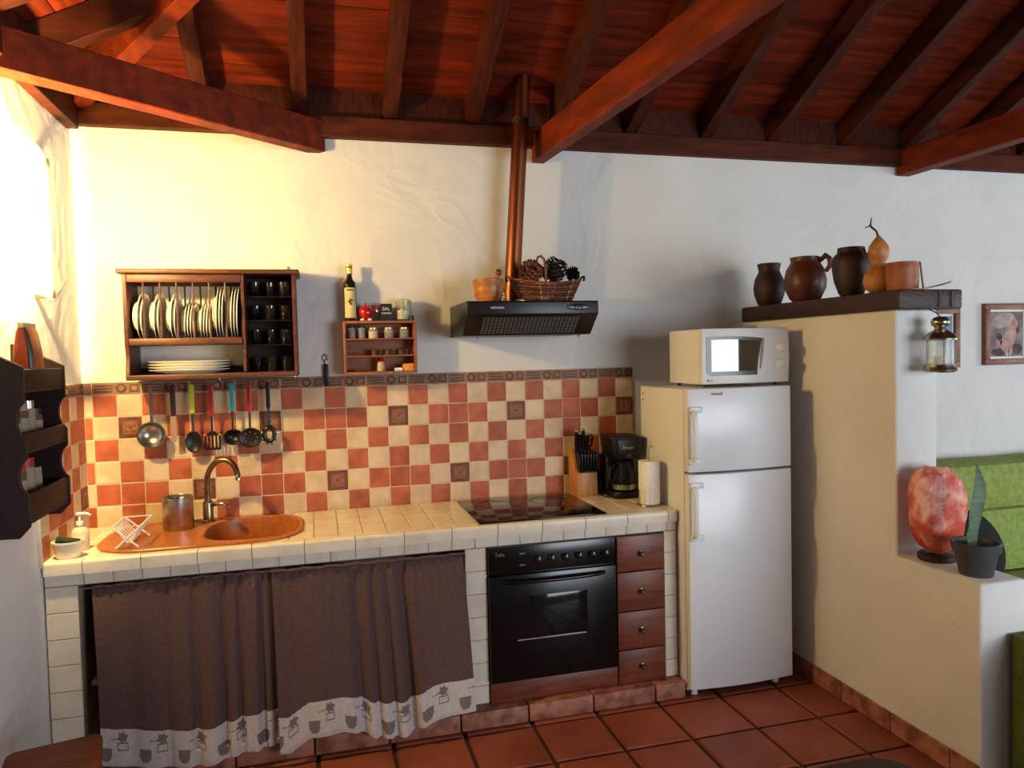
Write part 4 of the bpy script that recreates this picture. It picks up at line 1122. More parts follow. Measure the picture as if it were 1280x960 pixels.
# ---------------------------------------------------------------- fridge and microwave
fr = thing('fridge_freezer', (1.815, -.45, 0), 'white two-door fridge freezer standing beside the counter', 'fridge')
FX0, FX1 = 1.553, 2.080
MB().box(FX0, FX1, -.648, -.200, .03, 1.408).build('cabinet', m_white, fr, bevel=.006)
def fdoor(z0, z1):
    mb = MB(); pts = [(FX0, -.652)]
    for k in range(11):
        u = k / 10; pts.append((FX0 + (FX1 - FX0) * u, -.692 - .018 * math.sin(math.pi * u)))
    pts.append((FX1, -.652)); mb.prism(pts, 'z', z0, z1)
    return mb.build('door', m_white, fr, bevel=.006)
d1 = fdoor(1.037, 1.410); d2 = fdoor(.048, 1.027)
MB().box(FX0 + .004, FX1 - .004, -.652, -.646, 1.027, 1.037).build('door_gasket', M('grey_gasket', (90, 90, 92), rough=.6), fr)
def fhandle(d, z0, z1):
    x = FX0 + .017
    MB().tube([(x, -.693, z0), (x, -.722, z0 + .014), (x, -.728, z0 + .04), (x, -.728, z1 - .04), (x, -.722, z1 - .014), (x, -.693, z1)], .0115, 10).build('handle', m_white, d)
    for z in (z0, z1): MB().box(FX0 + .002, FX0 + .068, -.710, -.692, z - .014, z + .014).build('handle_mount', m_white, d, bevel=.006)
fhandle(d1, 1.085, 1.318); fhandle(d2, .742, .978)
text('brand_mark', 'brandt', .021, (1.690, -.7085, 1.380), M('dark_red_print', (120, 24, 30), rough=.5), d1, shear=.2)
for z in (1.400, 1.37): MB().cyl((FX0 + .001, -.232, z - .03), (FX0 - .0015, -.232, z - .03), .005, n=10).build('screw_cap', m_rackd, fr)
for x in (FX0 + .05, FX1 - .05):
    for y in (-.62, -.24): MB().cyl((x, y, 0), (x, y, .032), .018, n=12).build('foot', m_whitep if y < -.5 else m_blackm, fr)
MB().box(FX0 + .01, FX1 - .01, -.63, -.62, .012, .03).build('kick_strip', m_blackm, fr)

mw = thing('microwave', (1.895, -.46, 1.41), 'white microwave oven with two dials on top of the fridge', 'microwave')
WX0, WX1, WZ0, WZ1 = 1.665, 2.118, 1.424, 1.680
MB().box(WX0, WX1, -.600, -.305, WZ0, WZ1 - .002).build('casing', m_white, mw, bevel=.005)
n = 10; pts = []
for k in range(n + 1):
    u = k / n; pts.append((WX1 + .006 * math.sin(math.pi * u), WZ0 + (WZ1 - WZ0) * u))
pts += [(WX0, WZ1), (WX0, WZ0)]
MB().prism(pts, 'y', -.625, -.600).build('front_panel', m_whitep, mw, bevel=.006)
# window with a curved right-hand edge
def win(x0, x1, z0, z1, bow, r):
    p = [(x0, z1)]
    for k in range(9): p.append((x0 + (x1 - x0) * k / 8, z1 + .006 * math.sin(math.pi * k / 8) - .010 * k / 8))
    for k in range(1, 9): p.append((x1 - bow * math.sin(math.pi / 2 * k / 8), z1 - .010 + (z0 - z1 + .010) * k / 8))
    for k in range(9):
        a = -math.pi / 2 - math.pi / 2 * k / 8; p.append((x0 + r + r * math.cos(a), z0 + r + r * math.sin(a)))
    return p[1:]
dr = MB().prism(win(1.687, 1.978, 1.462, 1.642, .028, .03), 'y', -.6275, -.624).build('door_window', M('grey_window_frame', (72, 70, 70), rough=.2), mw)
MB().prism(win(1.712, 1.966, 1.482, 1.626, .024, .004), 'y', -.6285, -.627).build('glass', M('mirror_glass', (20, 19, 19), rough=.04, spec=1.0, coat=1.0), dr)
MB().tube([(1.984, -.628, 1.630), (1.974, -.630, 1.56), (1.966, -.628, 1.49)], [.003, .006, .003], 8).build('handle_groove', M('grey_plastic2', (150, 146, 142), rough=.5), mw)
for z in (1.588, 1.512):
    kb_ = MB().lathe((2.070, -.6245, z), [(0, .020), (.016, .020), (.020, .016), (.022, .004), (.026, .003), (.026, 0), (0, 0)], 28, axis='y').build('dial', m_whitep, mw)
    MB().box(2.068, 2.072, -.648, -.644, z - .014, z + .014).build('dial_grip', m_whitep, kb_, bevel=.001)
    for k in range(9):
        a = math.radians(-40 + 280 * k / 8); MB().box(2.070 + .031 * math.cos(a) - .0012, 2.070 + .031 * math.cos(a) + .0012, -.6254, -.6245, z + .031 * math.sin(a) - .0012, z + .031 * math.sin(a) + .0012).build('scale_mark', M('grey_print', (120, 118, 116), rough=.6), mw)
MB().lathe((1.694, -.625, 1.441), [(0, .0006), (.0055, .0006), (.0055, 0)], 16, axis='y').build('logo_disc', M('logo_red', (140, 20, 60), rough=.5), mw)
MB().tube([(1.694 + .0034 * math.cos(a), -.6256, 1.441 + .0034 * math.sin(a)) for a in [math.radians(90 + 270 * k / 12) for k in range(13)]], .0004, 5).build('logo_ring', m_whitep, mw)
text('brand_mark', 'LG', .013, (1.711, -.6256, 1.4365), M('grey_print', (120, 118, 116), rough=.6), mw, bold=.0003)
MB().box(1.86, 1.925, -.6281, -.6275, 1.4715, 1.4722).build('printed_line', M('grey_print', (120, 118, 116), rough=.6), mw)
for x in (WX0 + .04, WX1 - .04):
    for y in (-.58, -.33): MB().cyl((x, y, 1.4105), (x, y, 1.426), .010, n=10).build('foot', m_blackm, mw)
# ---------------------------------------------------------------- wall lamp on the left wall
lp = thing('wall_lamp', (XL, -.835, 1.83), 'lit frosted glass wall lamp with metal corner clips on the left wall', 'lamp')
m_lampg = M('lit_frosted_glass', (255, 236, 200), rough=.4, emit=LAMP_COL, estr=LAMP_STRENGTH, alpha=.30)
LY0, LY1, LZ0, LZ1 = -1.17, -.50, 1.83, 2.36
mb = MB(); n = 12; V = []
for k in range(n + 1):
    u = k / n; y = LY0 + (LY1 - LY0) * u; x = XL + .050 + .035 * math.sin(math.pi * u)
    for z in (LZ0, LZ1): V.append((x, y, z))
m0 = len(V)
V += [(x + .006, y, z) for x, y, z in V]
F = []
for k in range(n):
    F.append((2 * k, 2 * k + 1, 2 * k + 3, 2 * k + 2)); F.append((m0 + 2 * k, m0 + 2 * k + 2, m0 + 2 * k + 3, m0 + 2 * k + 1))
    F.append((2 * k, 2 * k + 2, m0 + 2 * k + 2, m0 + 2 * k)); F.append((2 * k + 1, m0 + 2 * k + 1, m0 + 2 * k + 3, 2 * k + 3))
F += [(0, m0, m0 + 1, 1), (2 * n, 2 * n + 1, m0 + 2 * n + 1, m0 + 2 * n)]
mb.add(V, F).build('glass_shade', m_lampg, lp)
MB().box(XL, XL + .012, -1.01, -.66, 1.95, 2.24).build('back_plate', m_whitep, lp, bevel=.003)
for y in (LY0 + .015, LY1 - .015):
    for z in (LZ0 + .02, LZ1 - .02):
        MB().box(XL + .001, XL + .066, y - .012, y + .012, z - .014, z + .014).build('clip', m_brass, lp, bevel=.002)

def bulb(name, loc, r, power, col):
    d = bpy.data.lights.new(name, 'POINT'); d.energy = power; d.color = col; d.shadow_soft_size = r
    o = bpy.data.objects.new(name, d); C.objects.link(o); o.location = loc
bulb('wall_lamp_bulb', (XL + .048, -.835, 2.10), .028, LAMP_POWER, LAMP_COL)
# ---------------------------------------------------------------- dark shelf unit on the left wall
lr = thing('wall_spice_shelf', (XL, -.96, 1.06), 'dark wooden wall shelf with scalloped sides beside the sink', 'wall shelf')
Y0, Y1, XF = -1.155, -.765, -.880
def sidepan(y0, y1):
    x0 = XL + .001
    p = [(x0, 1.07), (x0, 1.66), (x0 + .05, 1.655), (x0 + .09, 1.62), (XF, 1.582)]
    for zc in (1.42, 1.25):
        p.append((XF, zc + .055))
        for k in range(1, 8):
            a = math.pi / 2 - math.pi * k / 8; p.append((XF - .022 * math.cos(a), zc + .05 * math.sin(a)))
        p.append((XF, zc - .055))
    p += [(XF, 1.10), (XF - .03, 1.066)]
    MB().prism(p, 'y', y0, y1).build('side_panel', m_lrack, lr, bevel=.002, seg=1)
sidepan(Y0, Y0 + .016); sidepan(Y1 - .016, Y1)
for z, h in ((1.502, .072), (1.318, .062), (1.105, .09)):
    MB().box(XL + .001, XF - .004, Y0 + .016, Y1 - .016, z, z + .012).build('shelf', m_lrack, lr)
    MB().box(XF - .016, XF - .003, Y0 + .016, Y1 - .016, z + .0125, z + h).build('front_board', m_lrack, lr, bevel=.002)
MB().box(XL + .001, XL + .010, Y0 + .016, Y1 - .016, 1.118, 1.60).build('back_panel', m_lrack, lr)
m_lab = [M('label_white', (156, 138, 116), rough=.7), M('label_green', (60, 92, 54), rough=.7), M('label_red', (170, 28, 44), rough=.4), M('label_brown', (110, 70, 44), rough=.7)]
def wjar(y, z, r, h, bodym, lidm, lab, x=-.955):
    t = thing('spice_jar', (x, y, z), lab, 'jar')
    MB().lathe((x, y, z), [(0, 0), (r * .95, 0), (r, .003), (r, h * .8), (r * .8, h * .86), (0, h * .86)], 16).build('jar_body', bodym, t)
    MB().lathe((x, y, z + h * .2), [(r * 1.01, 0), (r * 1.02, 0), (r * 1.02, h * .45), (r * 1.01, h * .45)], 16).build('label_band', m_lab[0], t)
    MB().lathe((x, y, z + h * .82), [(0, 0), (r * .95, 0), (r * .95, h * .18), (0, h * .18)], 16).build('lid', lidm, t)
wjar(-1.10, 1.3305, .024, .125, m_lab[0], m_lab[3], 'white spice jar with brown lid on the dark shelf, upper tier')
wjar(-1.04, 1.3305, .024, .115, m_lab[1], m_blackm, 'green spice jar with black lid on the dark shelf, upper tier')
wjar(-.975, 1.3305, .025, .135, m_lab[3], m_lab[0], 'brown spice jar with white lid on the dark shelf, upper tier')
wjar(-.91, 1.3305, .023, .14, m_lab[0], m_steel, 'white spice jar with steel lid on the dark shelf, upper tier')
wjar(-.845, 1.3305, .023, .11, m_lab[3], m_blackm, 'brown spice jar with black lid on the dark shelf, upper tier')
wjar(-1.09, 1.1175, .026, .15, m_lab[1], m_lab[1], 'all-green spice jar on the dark shelf, lower tier')
wjar(-1.02, 1.1175, .026, .165, m_lab[3], m_lab[2], 'brown spice jar with red lid on the dark shelf, lower tier')
wjar(-.95, 1.1175, .027, .17, m_lab[0], m_lab[2], 'white spice jar with red lid on the dark shelf, lower tier')
wjar(-.88, 1.1175, .025, .13, m_lab[0], m_lab[0], 'all-white spice jar on the dark shelf, lower tier')
# coffee bag leaning on the top tier
cb = thing('coffee_bag', (-.925, -.965, 1.5145), 'folded orange and dark food bag leaning on top of the dark wall shelf', 'bag')
def bagsec(z, hx, hy, cx, cy): return [(cx + x, cy + y, z) for x, y in rrect(0, 0, hx, hy, min(hx, hy) * .5, 3)]
secs = [bagsec(1.5150, .030, .045, -.925, -.965), bagsec(1.56, .034, .052, -.925, -.965), bagsec(1.63, .030, .050, -.925, -.965), bagsec(1.69, .018, .050, -.925, -.965), bagsec(1.715, .006, .050, -.925, -.965)]
n = len(secs[0]); mb = MB(); V = [p for s in secs for p in s]
F = [(i * n + k, i * n + (k + 1) % n, (i + 1) * n + (k + 1) % n, (i + 1) * n + k) for i in range(4) for k in range(n)] + [tuple(range(n - 1, -1, -1)), tuple(4 * n + k for k in range(n))]
mb.add(V, F); mb.m = [1 if n * .70 < (f[0] % n) < n * .86 else 0 for f in mb.f]
mb.build('bag_body', [M('orange_foil', (176, 76, 34), (140, 50, 24), 20, .35), M('dark_foil', (48, 44, 30), rough=.35)], cb)
MB().box(-.934, -.916, -1.018, -.912, 1.705, 1.722).build('fold_clip', m_foil, cb, bevel=.002)

# ---------------------------------------------------------------- mantel shelf on the partition
sh = thing('mantel_shelf', (2.34, -.68, 1.726), 'thick dark wooden plank shelf capping the partition wall', 'shelf')
mb = MB(); nseg = 24; V = []
rnd = random.Random(4)
for k in range(nseg + 1):
    y = -.125 - (1.24 - .125) * k / nseg; j = [rnd.uniform(-.003, .003) for _ in range(4)]
    V += [(2.185 + j[0], y, 1.7255), (2.49 + j[1], y, 1.7255), (2.49 + j[1], y, 1.803), (2.185 + j[0], y, 1.803 - .010 * (1 - k / nseg) * 0)]
F = [(0, 1, 2, 3), tuple(4 * nseg + i for i in (3, 2, 1, 0))]
for k in range(nseg):
    for i in range(4): F.append((4 * k + i, 4 * k + (i + 1) % 4, 4 * k + 4 + (i + 1) % 4, 4 * k + 4 + i))
mb.add(V, F).build('plank', m_dark, sh, bevel=.008)
for x in (2.37, 2.43): MB().box(x, x + .006, -1.2425, -1.239, 1.732, 1.798).build('groove', m_rackd, sh)

def pot(name, c, prof, mat, label, cat='pot', n=32, sy=1.0):
    t = thing(name, c, label, cat); MB().lathe(c, prof, n, sy=sy).build('vessel', mat, t); return t
ZS = 1.8035
pot('clay_pot', (2.275, -.245, ZS), [(0, 0), (.048, 0), (.058, .01), (.076, .06), (.080, .095), (.072, .14), (.056, .172), (.052, .185), (.060, .218), (.056, .221), (.049, .19), (.05, .15), (0, .1)], m_potd, 'small dark clay pot with flared neck at the wall end of the shelf')
p2_ = pot('clay_pot', (2.275, -.540, ZS), [(0, 0), (.055, 0), (.072, .015), (.095, .065), (.098, .105), (.088, .155), (.070, .185), (.066, .195), (.070, .214), (.065, .216), (.060, .195), (.07, .15), (0, .1)], m_potr, 'round red-brown clay pot with a side handle on the shelf')
MB().tube([(2.315, -.590, ZS + .19), (2.325, -.625, ZS + .215), (2.330, -.650, ZS + .195), (2.330, -.650, ZS + .165), (2.325, -.628, ZS + .14)], [.010, .013, .013, .012, .010], 10).build('handle', m_potr, p2_)
p3_ = pot('clay_pot', (2.270, -.865, ZS), [(0, 0), (.040, 0), (.052, .012), (.072, .07), (.080, .125), (.080, .165), (.068, .185), (.058, .192), (.056, .215), (.050, .216), (.048, .19), (.06, .16), (0, .1)], m_potd, 'tall dark clay jar with a short collar on the shelf')
MB().tube([(2.270, -.938, ZS + .17), (2.270, -.946, ZS + .185), (2.270, -.940, ZS + .20)], .008, 8).build('lug', m_potd, p3_)
MB().tube([(2.270, -.792, ZS + .17), (2.270, -.784, ZS + .185), (2.270, -.790, ZS + .20)], .008, 8).build('lug', m_potd, p3_)
gd = thing('bottle_gourd', (2.265, -1.035, ZS), 'orange dried bottle gourd with a curly stem on the shelf', 'gourd')
MB().lathe((2.265, -1.035, ZS), [(0, 0), (.030, .002), (.052, .02), (.061, .048), (.056, .078), (.040, .102), (.028, .118), (.027, .128), (.036, .146), (.042, .172), (.038, .196), (.024, .218), (.012, .232), (.006, .240), (0, .241)], 32).build('fruit', m_gourd, gd)
st = MB().tube([(2.265, -1.035, ZS + .236), (2.258, -1.03, ZS + .262), (2.244, -1.02, ZS + .278), (2.240, -1.017, ZS + .288)], [.005, .004, .0045, .004], 8)
st.tube([(2.240, -1.017, ZS + .286), (2.222, -1.008, ZS + .278)], [.0035, .002], 6); st.tube([(2.240, -1.017, ZS + .286), (2.246, -1.018, ZS + .318)], [.0035, .002], 6)
st.build('stem', m_cone, gd)
cup = thing('clay_mug', (2.265, -1.165, ZS), 'straight-sided orange clay mug at the end of the shelf', 'mug')
MB().lathe((2.265, -1.165, ZS), [(0, 0), (.056, 0), (.059, .004), (.061, .060), (.060, .104), (.0615, .112), (.057, .113), (.055, .10), (.054, .01), (0, .008)], 28).build('mug_body', m_clay, cup)
MB().lathe((2.265, -1.165, ZS + .092), [(.060, 0), (.0625, .002), (.0625, .008), (.060, .010)], 28).build('raised_band', m_clay, cup)
tag(MB().tube([(2.345, -1.190, ZS + .001), (2.336, -1.19, ZS + .06), (2.330, -1.188, ZS + .115)], .0035, 8).build('thin_stick', m_frame), 'thin wooden stick leaning beside the clay mug', 'stick')
lf = MB(); n = 12; V = []
for k in range(n + 1):
    u = k / n; x = 2.25 + .20 * u; w_ = .002 + .022 * math.sin(math.pi * min(1, u * .95 + .05)); z = ZS + .003 + .030 * u ** 2
    V += [(x, -1.222 - w_, z), (x, -1.222 + w_, z), (x, -1.222, z - .004 + .0015)]
F = []
for k in range(n): F += [(3 * k, 3 * k + 3, 3 * k + 5, 3 * k + 2), (3 * k + 2, 3 * k + 5, 3 * k + 4, 3 * k + 1)]
lf.add(V, F); lo2 = lf.build('dried_leaf', M('dry_leaf', (186, 170, 130), (160, 142, 104), 20, .7))
md = lo2.modifiers.new('t', 'SOLIDIFY'); md.thickness = .0025; md.offset = 1
tag(lo2, 'pale dried curved leaf lying at the shelf edge', 'leaf')

# lantern hanging below the shelf end
ln = thing('hanging_lantern', (2.333, -1.285, 1.475), 'small brass and glass lantern hanging from the shelf end', 'lantern')
lx, ly = 2.333, -1.285
MB().lathe((lx, ly, 1.474), [(0, 0), (.050, 0), (.058, .004), (.060, .012), (.056, .020), (.054, .030), (.048, .032), (0, .032)], 28).build('base', m_pewter, ln)
MB().lathe((lx, ly, 1.506), [(.050, 0), (.050, .092), (.048, .092), (.048, 0), (.050, 0)], 28).build('glass', M('lantern_glass', (220, 226, 224), rough=.05, spec=.6, alpha=.22), ln)
MB().lathe((lx, ly, 1.598), [(0, .001), (.048, 0), (.060, .002), (.061, .008), (.052, .022), (.034, .036), (.022, .044), (.020, .052), (.030, .060), (.034, .072), (.030, .084), (.020, .092), (0, .094)], 28).build('cap', m_pewter, ln)
for k in range(5):
    a = 2 * math.pi * k / 5 + .4; MB().cyl((lx + .053 * math.cos(a), ly + .053 * math.sin(a), 1.504), (lx + .053 * math.cos(a), ly + .053 * math.sin(a), 1.60), .0022, n=6).build('cage_wire', m_pewter, ln)
MB().lathe((lx, ly, 1.5065), [(0, 0), (.022, 0), (.022, .030), (0, .030)], 18).build('candle', M('candle_wax', (216, 212, 200), rough=.6), ln)
MB().tube([(lx, ly, 1.690), (lx, ly + .02, 1.708), (lx, -1.232, 1.722), (lx, -1.215, 1.727)], .0025, 6).build('hanging_wire', m_steel, ln)

# ---------------------------------------------------------------- pictures on the back wall
def picture(name, x0, x1, z0, z1, label, paint, mw_=.028):
    t = thing(name, ((x0 + x1) / 2, 0, z0), label, 'picture'); fw = .036
    mb = MB()
    for (a, b, c, d) in ((x0, x1, z1 - fw, z1), (x0, x1, z0, z0 + fw)): MB().box(a, b, -.032, -.001, c, d).build('frame_rail', m_frame, t, bevel=.003)
    for (a, b) in ((x0, x0 + fw), (x1 - fw, x1)): MB().box(a, b, -.032, -.001, z0 + fw, z1 - fw).build('frame_stile', m_frame, t, bevel=.003)
    MB().box(x0 + fw, x1 - fw, -.014, -.001, z0 + fw, z1 - fw).build('mount', m_mount, t)
    paint(t, x0 + fw + mw_ * .5, x1 - fw - mw_ * .5, z0 + fw + mw_ * .5, z1 - fw - mw_ * .5)
    return t
def nudes(t, x0, x1, z0, z1):
    s = MB().box(x0, x1, -.0155, -.014, z0, z1).build('print', M('picture_ground', (150, 136, 126), (104, 90, 88), 9, .7, contrast=(.4, .62)), t)
    W, H = x1 - x0, z1 - z0
    pk = M('picture_rose', (198, 158, 148), (160, 118, 114), 22, .7); dk = M('picture_dark', (92, 74, 74), (52, 40, 42), 20, .7); pl = M('picture_pale', (186, 174, 162), (146, 132, 126), 16, .7)
    def blob(u, v, ru, rv, m, rot=0, lay=0):
        p = [(x0 + W * (u + ru * math.cos(a) * math.cos(rot) - rv * math.sin(a) * math.sin(rot)), z0 + H * (v + ru * math.cos(a) * math.sin(rot) + rv * math.sin(a) * math.cos(rot))) for a in [2 * math.pi * k / 20 for k in range(20)]]
        MB().prism(p, 'y', -.0160 - .0002 * lay, -.0155).build('painted_shape', m, s)
    blob(.40, .80, .36, .16, pl, .2, 0); blob(.30, .10, .28, .09, dk, 0, 0); blob(.82, .16, .16, .12, dk, 0, 0)
    blob(.60, .46, .17, .27, pk, -.25, 1); blob(.74, .74, .10, .12, pk, .3, 2); blob(.44, .26, .14, .16, pk, .4, 2); blob(.26, .34, .09, .09, pk, 0, 2)
    blob(.28, .44, .08, .08, dk, .3, 3); blob(.48, .13, .05, .14, pk, .3, 3); blob(.62, .12, .05, .12, pk, -.3, 3); blob(.84, .60, .05, .09, dk, 0, 1)
picture('framed_picture', 3.926, 4.28, 1.447, 1.823, 'wood-framed rose-toned figure painting on the white wall', nudes)
def sea(t, x0, x1, z0, z1):
    s = MB().box(x0, x1, -.0155, -.014, z0, z1).build('print', M('picture_sky', (120, 160, 196), (84, 128, 176), 8, .7), t)
    MB().box(x0, x1, -.0158, -.0155, z0, z0 + (z1 - z0) * .35).build('painted_shape', M('picture_land', (208, 206, 198), (160, 170, 178), 14, .7), s)
picture('framed_picture', 3.50, 3.735, 1.44, 1.80, 'wood-framed blue landscape picture half hidden by the partition', sea)

# ---------------------------------------------------------------- ledge: salt lamp and plant
sl = thing('salt_lamp', (2.318, -1.292, .735), 'large rough pink salt crystal lamp on the white ledge', 'salt lamp')
bm = bmesh.new(); bmesh.ops.create_icosphere(bm, subdivisions=4, radius=1)
rnd = random.Random(11); planes = []
for _ in range(46):
    v = Vector((rnd.gauss(0, 1), rnd.gauss(0, 1), rnd.gauss(0, 1))).normalized(); planes.append((v, rnd.uniform(.84, .96)))
from mathutils import noise as mnoise
for v in bm.verts:
    d = v.co.normalized()
    e4 = (abs(d.x) ** 3.4 + abs(d.y) ** 3.4 + abs(d.z) ** 3.4) ** (-1 / 3.4)
    r = min([1.0] + [h / max(.05, d.dot(q)) for q, h in planes if d.dot(q) > .3])
    r += .045 * mnoise.noise(d * 3.1 + Vector((5, 2, 1))) + .025 * mnoise.noise(d * 8)
    wz = 1.0 - .10 * max(0, -d.z)
    r *= e4 * .97
    tp = 1.0 + .10 * d.z - .12 * max(0, d.z) ** 2 - .14 * max(0, -d.z)
    v.co = Vector((2.312 + d.x * r * .122 * tp, -1.292 + d.y * r * .074 * tp, .936 + d.z * r * .176))
    if v.co.z < .762: v.co.z = .762
me = bpy.data.meshes.new('crystal'); off = wloc(sl)
bm.transform(Matrix.Translation(-off)); bm.to_mesh(me); bm.free(); me.materials.append(m_salt)
o = bpy.data.objects.new('crystal', me); C.objects.link(o); o.parent = sl
for p in me.polygons: p.use_smooth = True
me.set_sharp_from_angle(angle=math.radians(14))
MB().lathe((2.315, -1.292, .7355), [(0, 0), (.072, 0), (.078, .006), (.078, .022), (.070, .028), (0, .028)], 28, sy=.86).build('wood_base', m_dark, sl)
pp = thing('plant_pot', (2.288, -1.492, .735), 'grey plastic flower pot with a rim on the white ledge', 'flower pot')
MB().lathe((2.288, -1.492, .7355), [(0, 0), (.054, 0), (.056, .003), (.071, .088), (.079, .089), (.083, .120), (.081, .123), (.075, .121), (.072, .105), (0, .100)], 32).build('pot_body', m_rubber, pp)
MB().lathe((2.288, -1.492, .7355 + .101), [(.0725, 0), (.04, .004), (0, .006)], 24).build('soil', M('dark_soil', (34, 26, 20), rough=.95, bump=.8, bscale=120), pp)
pl_ = thing('snake_plant', (2.288, -1.492, .85), 'single upright snake plant leaf growing in the grey pot', 'plant')
def blade(pts, ws, th=.004):
    mb = MB(); V = []
    for (x, y, z), w in zip(pts, ws): V += [(x - w, y + .3 * w, z), (x, y + th + .15 * w, z), (x + w, y - .3 * w, z), (x, y - th * .2 + .18 * w, z)]
    F = [(0, 1, 2, 3), tuple(4 * (len(pts) - 1) + i for i in (3, 2, 1, 0))]
    for k in range(len(pts) - 1):
        for i in range(4): F.append((4 * k + i, 4 * k + (i + 1) % 4, 4 * k + 4 + (i + 1) % 4, 4 * k + 4 + i))
    return mb.add(V, F)
blade([(2.276, -1.49, .835), (2.278, -1.49, .90), (2.286, -1.492, .96), (2.298, -1.494, 1.02), (2.302, -1.494, 1.07), (2.296, -1.492, 1.115), (2.292, -1.492, 1.138)], [.012, .017, .023, .025, .020, .010, .001]).build('leaf', m_leaf, pl_)
blade([(2.252, -1.50, .835), (2.247, -1.50, .89), (2.250, -1.50, .925)], [.006, .008, .001]).build('leaf', m_leaf, pl_)

# ---------------------------------------------------------------- living room: sofas, cushion
def cushion(mb, x0, x1, y0, y1, z0, z1, puff=.03):
    n = 10; V = {}; o = len(mb.v); idx = {}
    def P(u, v, w):
        x = x0 + (x1 - x0) * u; y = y0 + (y1 - y0) * v; z = z0 + (z1 - z0) * w
        b = lambda t: 1 - (2 * t - 1) ** 4
        return (x + (2 * u - 1) * puff * .5 * b(v) * b(w), y + (2 * v - 1) * puff * b(u) * b(w), z + (2 * w - 1) * puff * .6 * b(u) * b(v))
    vs = []; fs = []
    for ax in range(3):
        for sd in (0, 1):
            base = len(vs)
            for i in range(n + 1):
                for j in range(n + 1):
                    q = [0, 0, 0]; q[ax] = sd; q[(ax + 1) % 3] = i / n; q[(ax + 2) % 3] = j / n; vs.append(P(*q))
            for i in range(n):
                for j in range(n): fs.append((base + i * (n + 1) + j, base + (i + 1) * (n + 1) + j, base + (i + 1) * (n + 1) + j + 1, base + i * (n + 1) + j + 1))
    key = {}; remap = []; out = []
    for v in vs:
        k = (round(v[0], 5), round(v[1], 5), round(v[2], 5))
        if k not in key: key[k] = len(out); out.append(v)
        remap.append(key[k])
    mb.add(out, [tuple(remap[i] for i in f) for f in fs]); return mb
sf = thing('green_sofa', (3.7, -.45, 0), 'light green upholstered sofa against the white living room wall', 'sofa')
MB().box(2.95, 5.0, -.88, -.06, .06, .17).build('base', m_greend, sf, bevel=.03)
for x0 in (3.02, 3.99): cushion(MB(), x0, x0 + .96, -.90, -.32, .175, .275, .015).build('seat_cushion', m_green, sf)
for x0 in (3.02, 3.99):
    cushion(MB(), x0, x0 + .96, -.36, -.08, .295, .640, .022).build('lower_back_cushion', m_green, sf)
    cushion(MB(), x0, x0 + .96, -.34, -.07, .650, .895, .022).build('back_cushion', m_green, sf)
cushion(MB(), 4.96, 5.14, -.88, -.08, .12, .62, .02).build('armrest', m_green, sf)
cushion(MB(), 2.86, 3.0, -.88, -.08, .08, .40, .02).build('armrest', m_green, sf)
for x in (2.98, 5.04):
    for y in (-.84, -.12): MB().cyl((x, y, 0), (x, y, .08), .022, .028, n=12).build('foot', m_dark, sf)
rc = thing('round_cushion', (3.20, -.60, .28), 'black round cushion propped on the green sofa behind the plant', 'cushion')
mb = MB().lathe((0, 0, 0), [(0, -.05), (.12, -.046), (.19, -.028), (.215, 0), (.19, .028), (.12, .046), (0, .05)], 36, axis='y')
mb.rot(Matrix.Rotation(-.28, 3, 'X')); mb.v = [(x + 3.21, y - .60, z + .518) for x, y, z in mb.v]
mb.v = [(x, y, z - .012) for x, y, z in mb.v]
mb.build('disc', M('black_cloth', (20, 19, 20), rough=.9), rc)
ac = thing('green_armchair', (2.72, -2.1, 0), 'olive green armchair whose arm stands against the partition end', 'armchair')
cushion(MB(), 2.318, 2.50, -2.46, -1.606, .05, .550, .006).build('armrest', m_greend, ac)
cushion(MB(), 3.10, 3.26, -2.46, -1.625, .05, .545, .012).build('armrest', m_greend, ac)
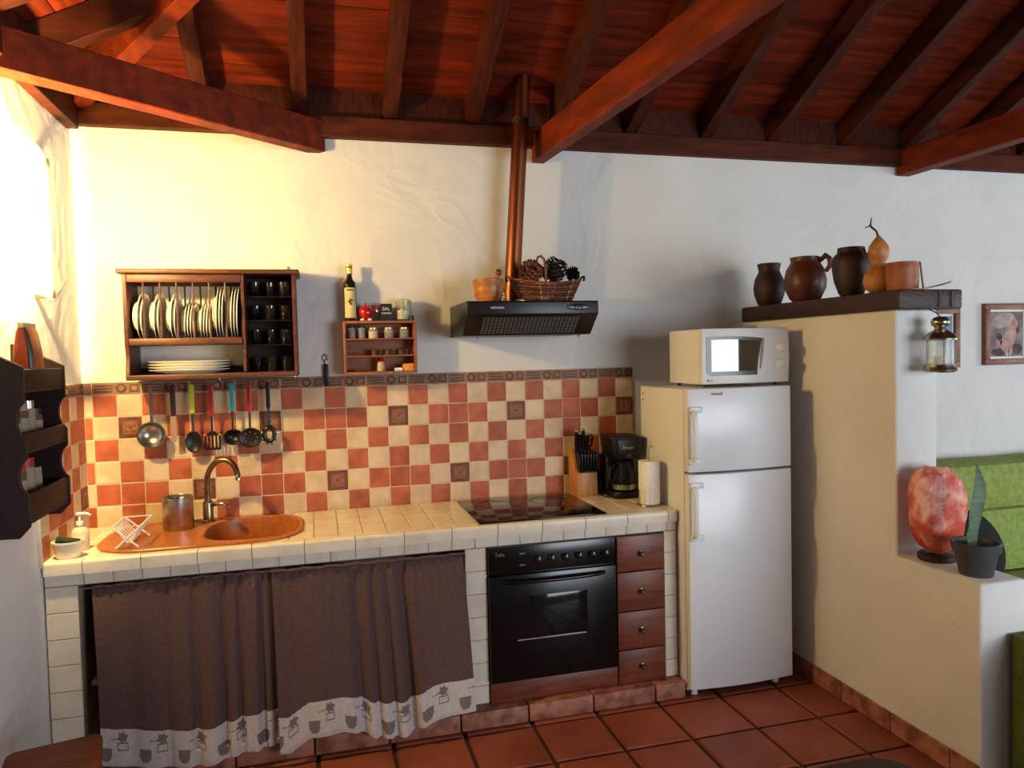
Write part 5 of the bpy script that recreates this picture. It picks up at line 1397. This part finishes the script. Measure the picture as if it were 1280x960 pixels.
cushion(MB(), 2.51, 3.09, -2.46, -1.66, .30, .44, .02).build('seat_cushion', m_green, ac)
MB().box(2.51, 3.09, -2.44, -1.66, .05, .29).build('base', m_greend, ac, bevel=.02)
cushion(MB(), 2.51, 3.09, -2.60, -2.42, .05, .58, .02).build('back_cushion', m_green, ac)
for x in (2.39, 3.2):
    for y in (-2.40, -1.70): MB().cyl((x, y, 0), (x, y, .06), .02, n=12).build('foot', m_dark, ac)

# ---------------------------------------------------------------- foreground: table edge and stool
tb = thing('dining_table', (.93, -2.72, 0), 'dark polished wooden table with rounded corners in the foreground', 'table')
MB().prism(rrect(.70, -2.72, .385, .307, .075, 8), 'z', .722, .75).build('table_top', m_walnut, tb, bevel=.006, seg=3)
MB().prism(rrect(.70, -2.72, .33, .25, .01, 3), 'z', .64, .722).build('apron', m_walnut, tb)
for x in (.40, 1.0):
    for y in (-2.50, -2.94): MB().cyl((x, y, 0), (x, y, .66), .022, .034, n=14).build('leg', m_walnut, tb)
st_ = thing('wooden_stool', (-.79, -1.36, 0), 'orange-brown wooden stool with rounded seat below the left wall', 'stool')
mb = MB().prism(rrect(0, 0, .125, .185, .03, 6), 'z', .425, .45); mb.rot(Matrix.Rotation(.22, 3, 'Z')); mb.v = [(x - .79, y - 1.37, z) for x, y, z in mb.v]
mb.build('seat', m_stool, st_, bevel=.006, seg=3)
for sx in (-1, 1):
    for sy in (-1, 1):
        a = Matrix.Rotation(.22, 3, 'Z') @ Vector((sx * .085, sy * .14, 0)); b = Matrix.Rotation(.22, 3, 'Z') @ Vector((sx * .115, sy * .175, 0))
        MB().cyl((a.x - .79, a.y - 1.37, .427), (b.x - .79, b.y - 1.37, 0), .017, .014, 12).build('leg', m_stool, st_)
for sy in (-1, 1):
    a = Matrix.Rotation(.22, 3, 'Z') @ Vector((-.10, sy * .158, 0)); b = Matrix.Rotation(.22, 3, 'Z') @ Vector((.10, sy * .158, 0))
    MB().cyl((a.x - .79, a.y - 1.37, .20), (b.x - .79, b.y - 1.37, .20), .009, n=10).build('stretcher', m_stool, st_)
